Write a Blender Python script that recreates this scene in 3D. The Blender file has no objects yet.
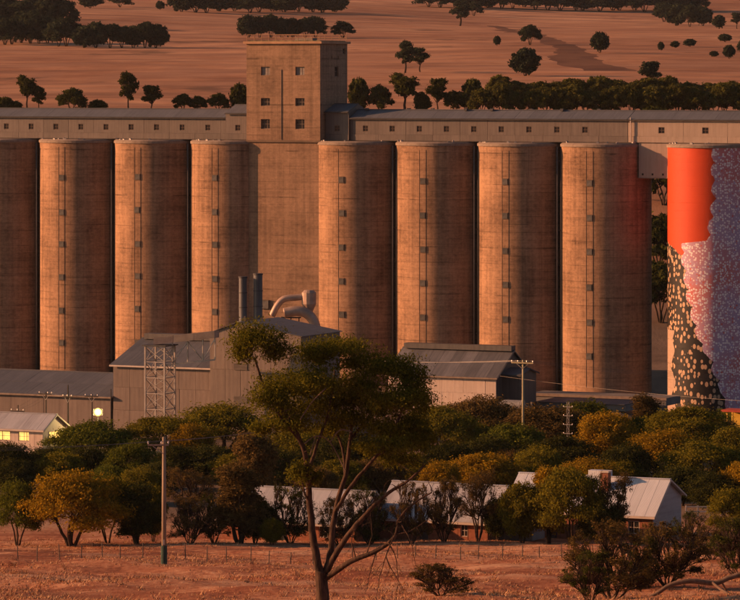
import bpy, math, random
import numpy as np
from mathutils import Vector, Matrix

# ------------------------------------------------------------------ camera, light, exposure
F = 4040.0            # focal length in photo pixels (740 wide)
HZ = 76.0             # photo row of the horizon
CZ = 48.5             # camera height above the silo yard
scn = bpy.context.scene
C = scn.collection
cam_d = bpy.data.cameras.new('camera')
cam_d.sensor_width = 36.0
cam_d.lens = 36.0 * F / 740.0
cam_d.shift_y = -(300.0 - HZ) / 740.0
cam_d.clip_start = 1.0
cam_d.clip_end = 12000.0
cam = bpy.data.objects.new('camera', cam_d)
cam.location = (0, 0, CZ)
cam.rotation_euler = (math.radians(90), 0, 0)
C.objects.link(cam)
scn.camera = cam

SUN_AZ, SUN_EL = 94.0, 15.0          # degrees left of the line towards the camera; elevation
sa, se = math.radians(SUN_AZ), math.radians(SUN_EL)
SUNV = Vector((-math.sin(sa) * math.cos(se), -math.cos(sa) * math.cos(se), math.sin(se)))
world = bpy.data.worlds.new('World')
scn.world = world
world.use_nodes = True
wn = world.node_tree
wn.nodes.clear()
sky = wn.nodes.new('ShaderNodeTexSky')
sky.sky_type = 'NISHITA'
sky.sun_disc = False
sky.sun_elevation = se
sky.sun_rotation = math.atan2(SUNV.x, SUNV.y)
sky.dust_density = 2.0
sky.air_density = 0.8
sky.ozone_density = 0.6
bg = wn.nodes.new('ShaderNodeBackground')
bg.inputs['Strength'].default_value = 0.05
wo = wn.nodes.new('ShaderNodeOutputWorld')
wn.links.new(sky.outputs[0], bg.inputs[0])
wn.links.new(bg.outputs[0], wo.inputs[0])
sd = bpy.data.lights.new('sun', 'SUN')
sd.energy = 5.0
sd.color = (1.0, 0.44, 0.20)
sd.angle = math.radians(0.6)
sun = bpy.data.objects.new('sun', sd)
sun.rotation_euler = (-SUNV).to_track_quat('-Z', 'Y').to_euler()
sun.location = (-200, 300, 150)
C.objects.link(sun)
scn.render.engine = 'CYCLES'
scn.view_settings.view_transform = 'Standard'
scn.view_settings.look = 'None'
scn.view_settings.gamma = 1.0
scn.view_settings.use_curve_mapping = False
scn.view_settings.exposure = 0.55

rnd = random.Random(7)
nrg = np.random.default_rng(11)

# ------------------------------------------------------------------ terrain profile and pixel helpers
PROF = [(-400, 70), (0, 46.4), (60, 38.6), (120, 30.8), (190, 22.9), (230, 18.6), (323, 9.3), (390, 3.3), (400, 2.6), (440, .5), (470, 0),
        (695, 0), (760, 8), (880, 32), (1000, 39.5), (1350, 49), (1900, 69.6), (2400, 88), (2800, 106), (3300, 130),
        (4000, 142), (6000, 120)]
_py = np.arange(-400, 6000, 4.0)
_pz = np.interp(_py, [p[0] for p in PROF], [p[1] for p in PROF])
_k = np.hanning(9); _k /= _k.sum()
_pz = np.convolve(np.pad(_pz, 4, mode='edge'), _k, mode='valid')

def gz(x, y):
    """ground height"""
    z = np.interp(y, _py, _pz)
    far = np.clip((y - 1050) / 900.0, 0, 1)
    z = z + far * (5.0 * np.sin(x / 210.0 + y / 700.0) + 2.0 * np.sin(x / 83.0 - y / 240.0))
    near = np.clip((420 - y) / 60.0, 0, 1)
    z = z + near * (0.22 * np.sin(x / 5.3 + y / 9.0) + 0.14 * np.sin(x / 2.9 - y / 6.1) + .1 * np.sin(x * .9 + y * .31))
    dip = np.clip((x - 36) / 10.0, 0, 1) * np.clip((y - 572) / 14.0, 0, 1) * np.clip((650 - y) / 20.0, 0, 1)
    z = z - 5.5 * dip
    return z

def W(px, py, Y):
    """photo pixel at distance Y -> world point"""
    return Vector(((px - 370.0) / F * Y, Y, CZ - (py - HZ) / F * Y))

def hit(px, py, y0=150.0, y1=5000.0):
    """ground point seen at a photo pixel, searching beyond y0"""
    Y = np.arange(y0, y1, 1.0)
    z = CZ - (py - HZ) / F * Y
    x = (px - 370.0) / F * Y
    g = gz(x, Y)
    i = int(np.argmax(g >= z))
    if g[i] < z[i]:
        i = len(Y) - 1
    return Vector((float(x[i]), float(Y[i]), float(g[i])))

TH = math.radians(25.0)
RZ = -TH                         # the yard is built on a grid turned 25 degrees to the view
C8 = Vector((36.4, 622.0, 0.0))  # centre of the end silo of the plain row
DX = Vector((math.cos(TH), -math.sin(TH), 0))   # along the row, to the right
DY = Vector((math.sin(TH), math.cos(TH), 0))    # away from the camera

def row(s, t=0.0, z=0.0):
    """row coordinates: s metres to the LEFT of the end silo, t metres towards the camera"""
    return C8 - DX * s - DY * t + Vector((0, 0, z))

# ------------------------------------------------------------------ object helpers
def link(o, parent=None):
    C.objects.link(o)
    if parent is not None:
        o.parent = parent
    return o

def tag(o, label, cat, group=None, kind=None):
    o['label'] = label
    o['category'] = cat
    if group:
        o['group'] = group
    if kind:
        o['kind'] = kind
    return o

def thing(name, label, cat, loc=(0, 0, 0), rz=0.0, group=None):
    o = bpy.data.objects.new(name, None)
    o.empty_display_size = 0.5
    o.location = loc
    o.rotation_euler = (0, 0, rz)
    C.objects.link(o)
    return tag(o, label, cat, group)

def inst(name, mesh, parent, loc=(0, 0, 0), rot=(0, 0, 0), scale=(1, 1, 1), mat=None, label=None):
    """a part that shares mesh data"""
    o = bpy.data.objects.new(name, mesh)
    o.location = loc
    o.rotation_euler = rot
    o.scale = scale
    link(o, parent)
    if mat is not None:
        o.material_slots[0].link = 'OBJECT'
        o.material_slots[0].material = mat
    if label:
        o['label'] = label
    return o

class MB:
    """collects shapes into one mesh"""
    def __init__(self):
        self.v = []
        self.f = []
    def add(self, vs, fs):
        n = len(self.v)
        self.v += [tuple(p) for p in vs]
        self.f += [tuple(i + n for i in f) for f in fs]
        return self
    def box(self, x0, x1, y0, y1, z0, z1):
        vs = [(x0, y0, z0), (x1, y0, z0), (x1, y1, z0), (x0, y1, z0), (x0, y0, z1), (x1, y0, z1), (x1, y1, z1), (x0, y1, z1)]
        return self.add(vs, [(0, 3, 2, 1), (4, 5, 6, 7), (0, 1, 5, 4), (1, 2, 6, 5), (2, 3, 7, 6), (3, 0, 4, 7)])
    def tube(self, pts, rad, n=8, cap=True):
        pts = [Vector(p) for p in pts]
        if not hasattr(rad, '__len__'):
            rad = [rad] * len(pts)
        base = len(self.v)
        u = None
        for i, p in enumerate(pts):
            d = (pts[min(i + 1, len(pts) - 1)] - pts[max(i - 1, 0)])
            d = d.normalized() if d.length > 1e-9 else Vector((0, 0, 1))
            if u is None:
                u = d.orthogonal().normalized()
            else:
                u = (u - d * u.dot(d))
                u = u.normalized() if u.length > 1e-6 else d.orthogonal().normalized()
            w = d.cross(u)
            for k in range(n):
                a = 2 * math.pi * k / n
                self.v.append(tuple(p + (u * math.cos(a) + w * math.sin(a)) * rad[i]))
        for i in range(len(pts) - 1):
            for k in range(n):
                a = base + i * n + k
                b = base + i * n + (k + 1) % n
                self.f.append((a, b, b + n, a + n))
        if cap:
            self.f.append(tuple(base + k for k in range(n))[::-1])
            e = base + (len(pts) - 1) * n
            self.f.append(tuple(e + k for k in range(n)))
        return self
    def bar(self, a, b, w):
        """square bar between two points"""
        return self.tube([a, b], w * 0.7071, 4)
    def prism(self, poly, y0, y1):
        """polygon in x,z extruded along y"""
        n = len(poly)
        vs = [(p[0], y0, p[1]) for p in poly] + [(p[0], y1, p[1]) for p in poly]
        fs = [tuple(range(n)), tuple(range(2 * n - 1, n - 1, -1))]
        for i in range(n):
            j = (i + 1) % n
            fs.append((j, i, i + n, j + n))
        return self.add(vs, fs)
    def prism_x(self, poly, x0, x1):
        """polygon in y,z extruded along x"""
        n = len(poly)
        vs = [(x0, p[0], p[1]) for p in poly] + [(x1, p[0], p[1]) for p in poly]
        fs = [tuple(range(n))[::-1], tuple(range(n, 2 * n))]
        for i in range(n):
            j = (i + 1) % n
            fs.append((i, j, j + n, i + n))
        return self.add(vs, fs)
    def wall(self, x0, x1, z0, z1, holes, y0, y1):
        """wall slab (front face at y0, back at y1) with rectangular openings (hx0,hx1,hz0,hz1)"""
        xs = sorted({x0, x1, *[h[0] for h in holes], *[h[1] for h in holes]})
        zs = sorted({z0, z1, *[h[2] for h in holes], *[h[3] for h in holes]})
        def inh(a, b):
            return any(h[0] < a < h[1] and h[2] < b < h[3] for h in holes)
        for i in range(len(xs) - 1):
            for j in range(len(zs) - 1):
                if inh((xs[i] + xs[i + 1]) / 2, (zs[j] + zs[j + 1]) / 2):
                    continue
                a, b, c, d = xs[i], xs[i + 1], zs[j], zs[j + 1]
                self.add([(a, y0, c), (b, y0, c), (b, y0, d), (a, y0, d)], [(0, 1, 2, 3)])
                self.add([(a, y1, c), (b, y1, c), (b, y1, d), (a, y1, d)], [(3, 2, 1, 0)])
        for h in holes:
            a, b, c, d = h
            self.add([(a, y0, c), (b, y0, c), (b, y0, d), (a, y0, d), (a, y1, c), (b, y1, c), (b, y1, d), (a, y1, d)],
                     [(0, 4, 5, 1), (1, 5, 6, 2), (2, 6, 7, 3), (3, 7, 4, 0)])
        a, b, c, d = x0, x1, z0, z1
        self.add([(a, y0, c), (b, y0, c), (b, y0, d), (a, y0, d), (a, y1, c), (b, y1, c), (b, y1, d), (a, y1, d)],
                 [(1, 5, 4, 0), (2, 6, 5, 1), (3, 7, 6, 2), (0, 4, 7, 3)])
        return self
    def mesh(self, name, mat, smooth=False):
        m = bpy.data.meshes.new(name)
        m.from_pydata(self.v, [], self.f)
        if mat is not None:
            m.materials.append(mat)
        if smooth:
            m.polygons.foreach_set('use_smooth', [True] * len(m.polygons))
        m.update()
        return m
    def build(self, name, mat, parent=None, loc=(0, 0, 0), rot=(0, 0, 0), smooth=False, label=None):
        return inst(name, self.mesh(name, mat, smooth), parent, loc, rot, label=label)

def box_mesh(name, mat, sx, sy, sz):
    """box centred in x and y, standing on z=0"""
    return MB().box(-sx / 2, sx / 2, -sy / 2, sy / 2, 0, sz).mesh(name, mat)

# ------------------------------------------------------------------ materials
def nt(name):
    m = bpy.data.materials.new(name)
    m.use_nodes = True
    n = m.node_tree
    return m, n, n.nodes['Principled BSDF']

def setv(b, rough=0.9, spec=0.2, metal=0.0):
    b.inputs['Roughness'].default_value = rough
    b.inputs['Specular IOR Level'].default_value = spec
    b.inputs['Metallic'].default_value = metal

def N(n, t, **kw):
    o = n.nodes.new(t)
    for k, v in kw.items():
        if k in o.inputs:
            o.inputs[k].default_value = v
        else:
            setattr(o, k, v)
    return o

def ramp(n, stops, fac):
    r = n.nodes.new('ShaderNodeValToRGB')
    e = r.color_ramp.elements
    while len(e) < len(stops):
        e.new(0.5)
    for i, (p, c) in enumerate(stops):
        e[i].position = p
        e[i].color = (*c, 1) if len(c) == 3 else c
    n.links.new(fac, r.inputs[0])
    return r.outputs[0]

def mixc(n, a, b, fac, mode='MIX'):
    m = n.nodes.new('ShaderNodeMix')
    m.data_type = 'RGBA'
    m.blend_type = mode
    for sock, val in ((m.inputs[0], fac), (m.inputs[6], a), (m.inputs[7], b)):
        if isinstance(val, (int, float)):
            sock.default_value = val
        elif isinstance(val, tuple):
            sock.default_value = (*val, 1) if len(val) == 3 else val
        else:
            n.links.new(val, sock)
    return m.outputs[2]

def math_(n, op, a, b=None, c=None, clamp=False):
    m = n.nodes.new('ShaderNodeMath')
    m.operation = op
    m.use_clamp = clamp
    for i, v in enumerate((a, b, c)):
        if v is None:
            continue
        if isinstance(v, (int, float)):
            m.inputs[i].default_value = v
        else:
            n.links.new(v, m.inputs[i])
    return m.outputs[0]

def coords(n, scale=(1, 1, 1), src='Object', loc=(0, 0, 0)):
    tc = n.nodes.new('ShaderNodeTexCoord')
    mp = n.nodes.new('ShaderNodeMapping')
    mp.inputs['Scale'].default_value = scale
    mp.inputs['Location'].default_value = loc
    n.links.new(tc.outputs[src], mp.inputs[0])
    return mp.outputs[0]

def gcoords(n, scale=(1, 1, 1)):
    g = n.nodes.new('ShaderNodeNewGeometry')
    mp = n.nodes.new('ShaderNodeMapping')
    mp.inputs['Scale'].default_value = scale
    n.links.new(g.outputs['Position'], mp.inputs[0])
    return mp.outputs[0]

def noise(n, vec, scale, detail=4, rough=0.6, out=0):
    t = n.nodes.new('ShaderNodeTexNoise')
    t.inputs['Scale'].default_value = scale
    t.inputs['Detail'].default_value = detail
    t.inputs['Roughness'].default_value = rough
    n.links.new(vec, t.inputs['Vector'])
    return t.outputs[out]

def bump(n, b, h, strength=0.3, dist=0.05):
    bp = n.nodes.new('ShaderNodeBump')
    bp.inputs['Strength'].default_value = strength
    bp.inputs['Distance'].default_value = dist
    n.links.new(h, bp.inputs['Height'])
    n.links.new(bp.outputs[0], b.inputs['Normal'])

def objrand(n):
    return n.nodes.new('ShaderNodeObjectInfo').outputs['Random']

def plain(name, c1, c2, scale=1.0, rough=0.85, spec=0.2, metal=0.0, stretch=(1, 1, 1), vary=0.0, bumpv=0.0):
    """two-tone noise material, optionally varied per object"""
    m, n, b = nt(name)
    setv(b, rough, spec, metal)
    fac = noise(n, coords(n, stretch), scale)
    col = ramp(n, [(0.3, c1), (0.7, c2)], fac)
    if vary:
        v = math_(n, 'MULTIPLY_ADD', objrand(n), vary, 1 - vary / 2)
        h = n.nodes.new('ShaderNodeHueSaturation')
        n.links.new(v, h.inputs['Value'])
        n.links.new(col, h.inputs['Color'])
        col = h.outputs[0]
    n.links.new(col, b.inputs['Base Color'])
    if bumpv:
        bump(n, b, fac, bumpv)
    return m

def concrete_layers(n, b, c_lo, c_hi, uvsrc='UV'):
    """slip-formed concrete: mottling, lift lines, formwork marks, run-off streaks (u, v in metres)"""
    uv = coords(n, (1, 1, 1), uvsrc)
    sep = n.nodes.new('ShaderNodeSeparateXYZ')
    n.links.new(uv, sep.inputs[0])
    oi = objrand(n)
    off = n.nodes.new('ShaderNodeVectorMath'); off.operation = 'ADD'
    cmb = n.nodes.new('ShaderNodeCombineXYZ')
    k = math_(n, 'MULTIPLY', oi, 300.0)
    n.links.new(k, cmb.inputs[0]); n.links.new(k, cmb.inputs[1])
    n.links.new(uv, off.inputs[0]); n.links.new(cmb.outputs[0], off.inputs[1])
    p = off.outputs[0]
    def mp(s):
        q = n.nodes.new('ShaderNodeMapping')
        q.inputs['Scale'].default_value = s
        n.links.new(p, q.inputs[0])
        return q.outputs[0]
    big = noise(n, mp((.16, .12, 1)), 1.0, 5, .65)
    fine = noise(n, mp((1.6, 2.2, 1)), 1.0, 6, .75)
    streak = noise(n, mp((1.5, .05, 1)), 1.0, 4, .6)
    lifts = noise(n, mp((.05, 1.7, 1)), 1.0, 3, .7)
    s1 = math_(n, 'ADD', math_(n, 'MULTIPLY', big, .42), math_(n, 'MULTIPLY', fine, .34))
    s2 = math_(n, 'ADD', math_(n, 'MULTIPLY', streak, .22), math_(n, 'MULTIPLY', lifts, .2))
    tot = math_(n, 'ADD', s1, s2)
    col = ramp(n, [(0.42, c_lo), (0.68, c_hi)], tot)
    # lift joints every 1.22 m, broken up
    fr = math_(n, 'FRACT', math_(n, 'MULTIPLY', sep.outputs[1], 1 / 1.22))
    line = math_(n, 'LESS_THAN', fr, 0.09)
    brk = ramp(n, [(.45, (0, 0, 0)), (.6, (1, 1, 1))], noise(n, mp((.25, .8, 1)), 1.0, 3, .6))
    line = math_(n, 'MULTIPLY', line, brk)
    # wider construction joints
    fr2 = math_(n, 'FRACT', math_(n, 'MULTIPLY', sep.outputs[1], 1 / 7.3))
    line2 = math_(n, 'LESS_THAN', fr2, 0.022)
    ln = math_(n, 'MAXIMUM', math_(n, 'MULTIPLY', line, .42), math_(n, 'MULTIPLY', math_(n, 'MULTIPLY', line2, brk), .55))
    # faint vertical formwork marks
    fr3 = math_(n, 'FRACT', math_(n, 'MULTIPLY', sep.outputs[0], 1 / 1.05))
    l3 = math_(n, 'MULTIPLY', math_(n, 'LESS_THAN', fr3, .08), math_(n, 'MULTIPLY', brk, .28))
    ln = math_(n, 'MAXIMUM', ln, l3)
    dark = tuple(v * .45 for v in c_lo)
    col = mixc(n, col, dark, ln)
    # run-off stains of their own shape
    st = ramp(n, [(.56, (0, 0, 0)), (.78, (1, 1, 1))], noise(n, mp((.55, .022, 1)), 1.0, 4, .62))
    col = mixc(n, col, tuple(v * .5 for v in c_lo), math_(n, 'MULTIPLY', st, .55))
    pale = ramp(n, [(.60, (0, 0, 0)), (.74, (1, 1, 1))], noise(n, mp((.4, .9, 1)), 1.3, 4, .7))
    col = mixc(n, col, tuple(min(1, v * 1.35) for v in c_hi), math_(n, 'MULTIPLY', pale, .35))
    h = math_(n, 'SUBTRACT', math_(n, 'MULTIPLY', fine, .5), ln)
    bump(n, b, h, .5, .06)
    return col, uv, sep, p, mp

def mat_concrete(name, lo, hi):
    m, n, b = nt(name)
    setv(b, .92, .15)
    col = concrete_layers(n, b, lo, hi)[0]
    n.links.new(col, b.inputs['Base Color'])
    return m

M = {}
M['silo'] = mat_concrete('silo_concrete', (.085, .05, .032), (.43, .26, .158))
M['tower'] = mat_concrete('tower_concrete', (.12, .078, .052), (.36, .23, .15))

def mat_mural():
    """painted end silo: blocks of orange, speckled lilac, spotted black and yellow over bare concrete"""
    m, n, b = nt('painted_concrete')
    setv(b, .6, .3)
    base, uv, sep, p, mp = concrete_layers(n, b, (.30, .215, .16), (.46, .33, .25))
    u, v = sep.outputs[0], sep.outputs[1]
    fc = n.nodes.new('ShaderNodeFloatCurve')
    cv = fc.mapping.curves[0]
    pts = [((z + 6) / 44, e / 16) for z, e in ((-6, 15), (-3, 13.9), (-1, 12.8), (1, 12.0), (4, 11.0), (6.6, 9.9), (8.5, 8.7), (13, 7.3), (16, 6.6), (21, 5.6), (23.2, 5.7), (23.7, 9.9), (29, 10.7), (38, 10.8))]
    cv.points[0].location = pts[0]; cv.points[1].location = pts[-1]
    for q in pts[1:-1]:
        cv.points.new(*q)
    for q in cv.points:
        q.handle_type = 'VECTOR'
    fc.mapping.update()
    n.links.new(math_(n, 'DIVIDE', math_(n, 'ADD', v, 6.0), 44.0), fc.inputs['Value'])
    edge = math_(n, 'MULTIPLY', fc.outputs[0], 16.0)
    scal = math_(n, 'MULTIPLY', math_(n, 'ABSOLUTE', math_(n, 'SINE', math_(n, 'MULTIPLY', v, 1.15))), .75)
    wob = math_(n, 'MULTIPLY', math_(n, 'SUBTRACT', noise(n, mp((.45, .45, 1)), 1.0, 2), .5), 1.1)
    ue = math_(n, 'ADD', math_(n, 'ADD', u, scal), wob)
    is_lilac = math_(n, 'GREATER_THAN', ue, edge)
    # speckled field
    vo = n.nodes.new('ShaderNodeTexVoronoi'); vo.inputs['Scale'].default_value = 2.9; vo.inputs['Randomness'].default_value = .75
    n.links.new(uv, vo.inputs['Vector'])
    dots = math_(n, 'LESS_THAN', vo.outputs['Distance'], .47)
    rnd_ = n.nodes.new('ShaderNodeSeparateColor'); n.links.new(vo.outputs['Color'], rnd_.inputs[0])
    white = ramp(n, [(.0, (.82, .70, .70)), (.6, (.88, .78, .77)), (.78, (.52, .42, .62)), (.95, (.60, .16, .14))], rnd_.outputs[0])
    redmix = noise(n, mp((.12, .1, 1)), 1.0, 2)
    under = ramp(n, [(.38, (.46, .33, .47)), (.58, (.60, .22, .23)), (.72, (.60, .13, .10))], redmix)
    lil = mixc(n, under, white, dots)
    # spotted field
    vb = n.nodes.new('ShaderNodeTexVoronoi'); vb.inputs['Scale'].default_value = 1.0; vb.inputs['Randomness'].default_value = .7
    q = n.nodes.new('ShaderNodeMapping'); q.inputs['Scale'].default_value = (1.65, 1.1, 1)
    n.links.new(uv, q.inputs[0]); n.links.new(q.outputs[0], vb.inputs['Vector'])
    spot = math_(n, 'LESS_THAN', vb.outputs['Distance'], .42)
    yel = math_(n, 'LESS_THAN', v, -1.5)
    spotc = mixc(n, (.50, .32, .20), (.62, .40, .02), yel)
    blk = mixc(n, (.012, .010, .010), spotc, spot)
    # bare strip beside the spotted field, low down
    bare_e = math_(n, 'MULTIPLY_ADD', noise(n, mp((0.1, .22, 1)), 1.0, 1), 5.0, .6)
    bare = math_(n, 'MULTIPLY', math_(n, 'LESS_THAN', u, bare_e), math_(n, 'LESS_THAN', v, 10.0))
    blk = mixc(n, blk, base, bare)
    # orange block
    ov = math_(n, 'ADD', 23.6, math_(n, 'ADD', math_(n, 'MULTIPLY', wob, 1.2), math_(n, 'MULTIPLY', u, -.42)))
    ison = math_(n, 'GREATER_THAN', v, ov)
    orange = mixc(n, (.52, .046, .008), (.64, .066, .011), noise(n, mp((.3, .3, 1)), 1.0, 4))
    col = mixc(n, blk, orange, ison)
    col = mixc(n, col, lil, is_lilac)
    # yellow foot
    isy = math_(n, 'MULTIPLY', math_(n, 'LESS_THAN', math_(n, 'ADD', v, wob), -1.6), math_(n, 'GREATER_THAN', ue, 11.9))
    col = mixc(n, col, (.72, .42, .012), isy)
    n.links.new(col, b.inputs['Base Color'])
    return m
M['mural'] = mat_mural()

def mat_sheet(name, lo, hi, rust, axis='wall', vary=.3, rough=.55, metal=.0, spec=.35):
    """corrugated sheet: streaks running down the sheet, rust patches, tone varied per sheet"""
    m, n, b = nt(name)
    setv(b, rough, spec, metal)
    sc = (2.6, 2.6, .12) if axis == 'wall' else (2.6, .12, 2.6)
    tc = n.nodes.new('ShaderNodeTexCoord')
    add = n.nodes.new('ShaderNodeVectorMath'); add.operation = 'ADD'
    cmb = n.nodes.new('ShaderNodeCombineXYZ')
    r = objrand(n)
    n.links.new(math_(n, 'MULTIPLY', r, 77.0), cmb.inputs[0])
    n.links.new(tc.outputs['Object'], add.inputs[0]); n.links.new(cmb.outputs[0], add.inputs[1])
    q = n.nodes.new('ShaderNodeMapping'); q.inputs['Scale'].default_value = sc
    n.links.new(add.outputs[0], q.inputs[0])
    st = noise(n, q.outputs[0], 1.0, 5, .7)
    pt = noise(n, add.outputs[0], .45, 5, .7)
    col = ramp(n, [(.32, lo), (.68, hi)], math_(n, 'ADD', math_(n, 'MULTIPLY', st, .65), math_(n, 'MULTIPLY', pt, .35)))
    rm = ramp(n, [(.58, (0, 0, 0)), (.72, (1, 1, 1))], math_(n, 'ADD', math_(n, 'MULTIPLY', st, .5), math_(n, 'MULTIPLY', pt, .5)))
    col = mixc(n, col, rust, math_(n, 'MULTIPLY', rm, .6))
    v = math_(n, 'MULTIPLY_ADD', r, vary, 1 - vary / 2)
    h = n.nodes.new('ShaderNodeHueSaturation')
    n.links.new(v, h.inputs['Value']); n.links.new(col, h.inputs['Color'])
    n.links.new(h.outputs[0], b.inputs['Base Color'])
    wv = n.nodes.new('ShaderNodeTexWave'); wv.wave_type = 'BANDS'; wv.bands_direction = 'X'
    wv.inputs['Scale'].default_value = 2.4
    n.links.new(add.outputs[0], wv.inputs['Vector'])
    bump(n, b, wv.outputs['Fac'], .35, .04)
    return m
M['gal_wall'] = mat_sheet('gallery_cladding', (.085, .068, .06), (.17, .137, .12), (.075, .045, .03), vary=.22)
M['cream'] = mat_sheet('cream_cladding', (.30, .225, .175), (.40, .31, .25), (.26, .17, .11), vary=.07)
M['gal_roof'] = mat_sheet('gallery_roof_sheet', (.085, .092, .105), (.145, .152, .17), (.11, .075, .06), 'roof', .16, rough=.6)
M['shed_wall'] = mat_sheet('shed_cladding', (.115, .085, .073), (.215, .165, .14), (.11, .062, .04), vary=.2)
M['shed_roof'] = mat_sheet('shed_roof_sheet', (.07, .073, .082), (.13, .133, .145), (.09, .06, .046), 'roof', .3, rough=.6)
M['rust_roof'] = mat_sheet('patched_roof_sheet', (.075, .076, .085), (.16, .157, .165), (.20, .13, .10), 'roof', .6, rough=.6)
M['pale_wall'] = mat_sheet('pale_shed_cladding', (.47, .37, .31), (.60, .49, .42), (.38, .25, .18), vary=.1)
M['dark_wall'] = mat_sheet('dark_cladding', (.06, .055, .052), (.11, .10, .095), (.07, .045, .03), vary=.2)
M['house_roof'] = mat_sheet('pale_house_roof', (.46, .48, .52), (.60, .62, .66), (.36, .26, .21), 'roof', .10, rough=.5)
M['house_roof_grey'] = mat_sheet('weathered_house_roof', (.28, .28, .30), (.46, .46, .49), (.22, .14, .10), 'roof', .22, rough=.55)
M['grey_sheet'] = mat_sheet('grey_sheet', (.17, .17, .175), (.28, .28, .28), (.20, .13, .10), vary=.3)
M['brick'] = plain('red_brick', (.20, .075, .045), (.33, .135, .08), 2.2, .9, vary=.1, bumpv=.2)
M['trim'] = plain('weathered_trim', (.20, .15, .12), (.30, .24, .19), 1.5)
M['palefascia'] = plain('pale_paint', (.45, .38, .33), (.58, .50, .44), 1.0)
M['steel'] = plain('galvanised_steel', (.26, .23, .215), (.42, .38, .35), 1.2, .5, .4, .3)
M['darksteel'] = plain('dark_steel', (.035, .035, .038), (.075, .07, .07), 1.0, .6, .3)
M['stack'] = plain('flue_steel', (.075, .08, .09), (.15, .15, .16), .8, .5, .4, .4, stretch=(1, 1, .3))
M['duct'] = plain('warm_duct_metal', (.32, .22, .17), (.50, .36, .28), .8, .5, .4, .2)
M['hatch'] = plain('hatch_metal', (.05, .048, .045), (.12, .11, .10), 1.5, .6, .3, vary=.5)
M['pipe'] = plain('pipe_paint', (.13, .115, .10), (.24, .20, .17), .6, .6, .3, vary=.2)
M['conduit'] = plain('conduit_dark', (.12, .082, .057), (.19, .13, .09), .5, .7, .2)
M['board'] = plain('boarded_grey', (.20, .18, .16), (.32, .29, .26), 2.0, .9)
M['roofslab'] = plain('slab_edge', (.34, .20, .12), (.50, .30, .18), .7, .9)
M['deck'] = plain('roof_deck', (.13, .16, .08), (.24, .24, .14), .6, .95)
M['platform'] = plain('platform_concrete', (.13, .12, .115), (.21, .20, .19), .5, .9, bumpv=.2)
M['pole'] = plain('timber_pole', (.20, .15, .11), (.34, .26, .19), 1.0, .9, stretch=(3, 3, .3), bumpv=.2)
M['pole_pale'] = plain('pale_timber_pole', (.30, .26, .15), (.46, .40, .24), 1.0, .9, stretch=(3, 3, .3))
M['pole_dark'] = plain('tarred_timber', (.045, .038, .032), (.08, .066, .055), 1.0, .9)
M['greensteel'] = plain('green_painted_steel', (.02, .045, .038), (.04, .08, .065), 2.0, .6)
M['insul'] = plain('porcelain', (.55, .50, .46), (.68, .62, .58), 2.0, .3, .5)
M['wire'] = plain('wire_metal', (.10, .09, .085), (.16, .145, .135), 1.0, .5, .4, .5)
M['fencepost'] = plain('picket_steel', (.06, .05, .045), (.12, .095, .08), 2.0, .8)
M['redroof'] = plain('red_painted_iron', (.36, .055, .03), (.48, .09, .05), 1.0, .6)
M['yellow'] = plain('yellow_paint', (.55, .36, .04), (.66, .44, .07), 1.0, .6)
M['bark'] = plain('gum_bark', (.016, .010, .008), (.12, .07, .046), 8.0, .95, stretch=(1, 1, .25), bumpv=.6)
M['bark_dark'] = plain('dark_bark', (.03, .02, .015), (.07, .044, .03), 3.0, .95, stretch=(1, 1, .3))
M['deadwood'] = plain('bleached_deadwood', (.10, .066, .048), (.20, .135, .10), 3.0, .95, stretch=(1, 1, .3), bumpv=.4)

def mat_glass(name, col=(.012, .013, .015)):
    m, n, b = nt(name)
    setv(b, .12, .5)
    c = mixc(n, col, tuple(v * 2.5 for v in col), noise(n, coords(n), 1.5))
    n.links.new(c, b.inputs['Base Color'])
    return m
M['glass'] = mat_glass('window_glass')

def mat_emit(name, col, s):
    m, n, b = nt(name)
    b.inputs['Base Color'].default_value = (*col, 1)
    b.inputs['Emission Color'].default_value = (*col, 1)
    b.inputs['Emission Strength'].default_value = s
    return m
M['litpane'] = mat_emit('lit_window', (1.0, .62, .16), .75)
M['lamp'] = mat_emit('flood_lamp', (1.0, .60, .12), 1.9)
M['lamp'].node_tree.nodes['Principled BSDF'].inputs['Base Color'].default_value = (.01, .01, .01, 1)

def mat_leaf(name, c1, c2, trans=.25):
    m, n, b = nt(name)
    n.nodes.remove(b)
    out = [x for x in n.nodes if x.type == 'OUTPUT_MATERIAL'][0]
    geo = n.nodes.new('ShaderNodeNewGeometry')
    r = geo.outputs['Random Per Island']
    big = noise(n, gcoords(n), .9, 2)
    f = math_(n, 'ADD', math_(n, 'MULTIPLY', r, .55), math_(n, 'MULTIPLY', big, .45))
    col = ramp(n, [(.2, c1), (.8, c2)], f)
    v = math_(n, 'MULTIPLY_ADD', objrand(n), .35, .82)
    h = n.nodes.new('ShaderNodeHueSaturation')
    n.links.new(v, h.inputs['Value']); n.links.new(col, h.inputs['Color'])
    d = n.nodes.new('ShaderNodeBsdfDiffuse'); t = n.nodes.new('ShaderNodeBsdfTranslucent')
    n.links.new(h.outputs[0], d.inputs[0]); n.links.new(h.outputs[0], t.inputs[0])
    mx = n.nodes.new('ShaderNodeMixShader'); mx.inputs[0].default_value = trans
    n.links.new(d.outputs[0], mx.inputs[1]); n.links.new(t.outputs[0], mx.inputs[2])
    n.links.new(mx.outputs[0], out.inputs[0])
    return m
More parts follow.
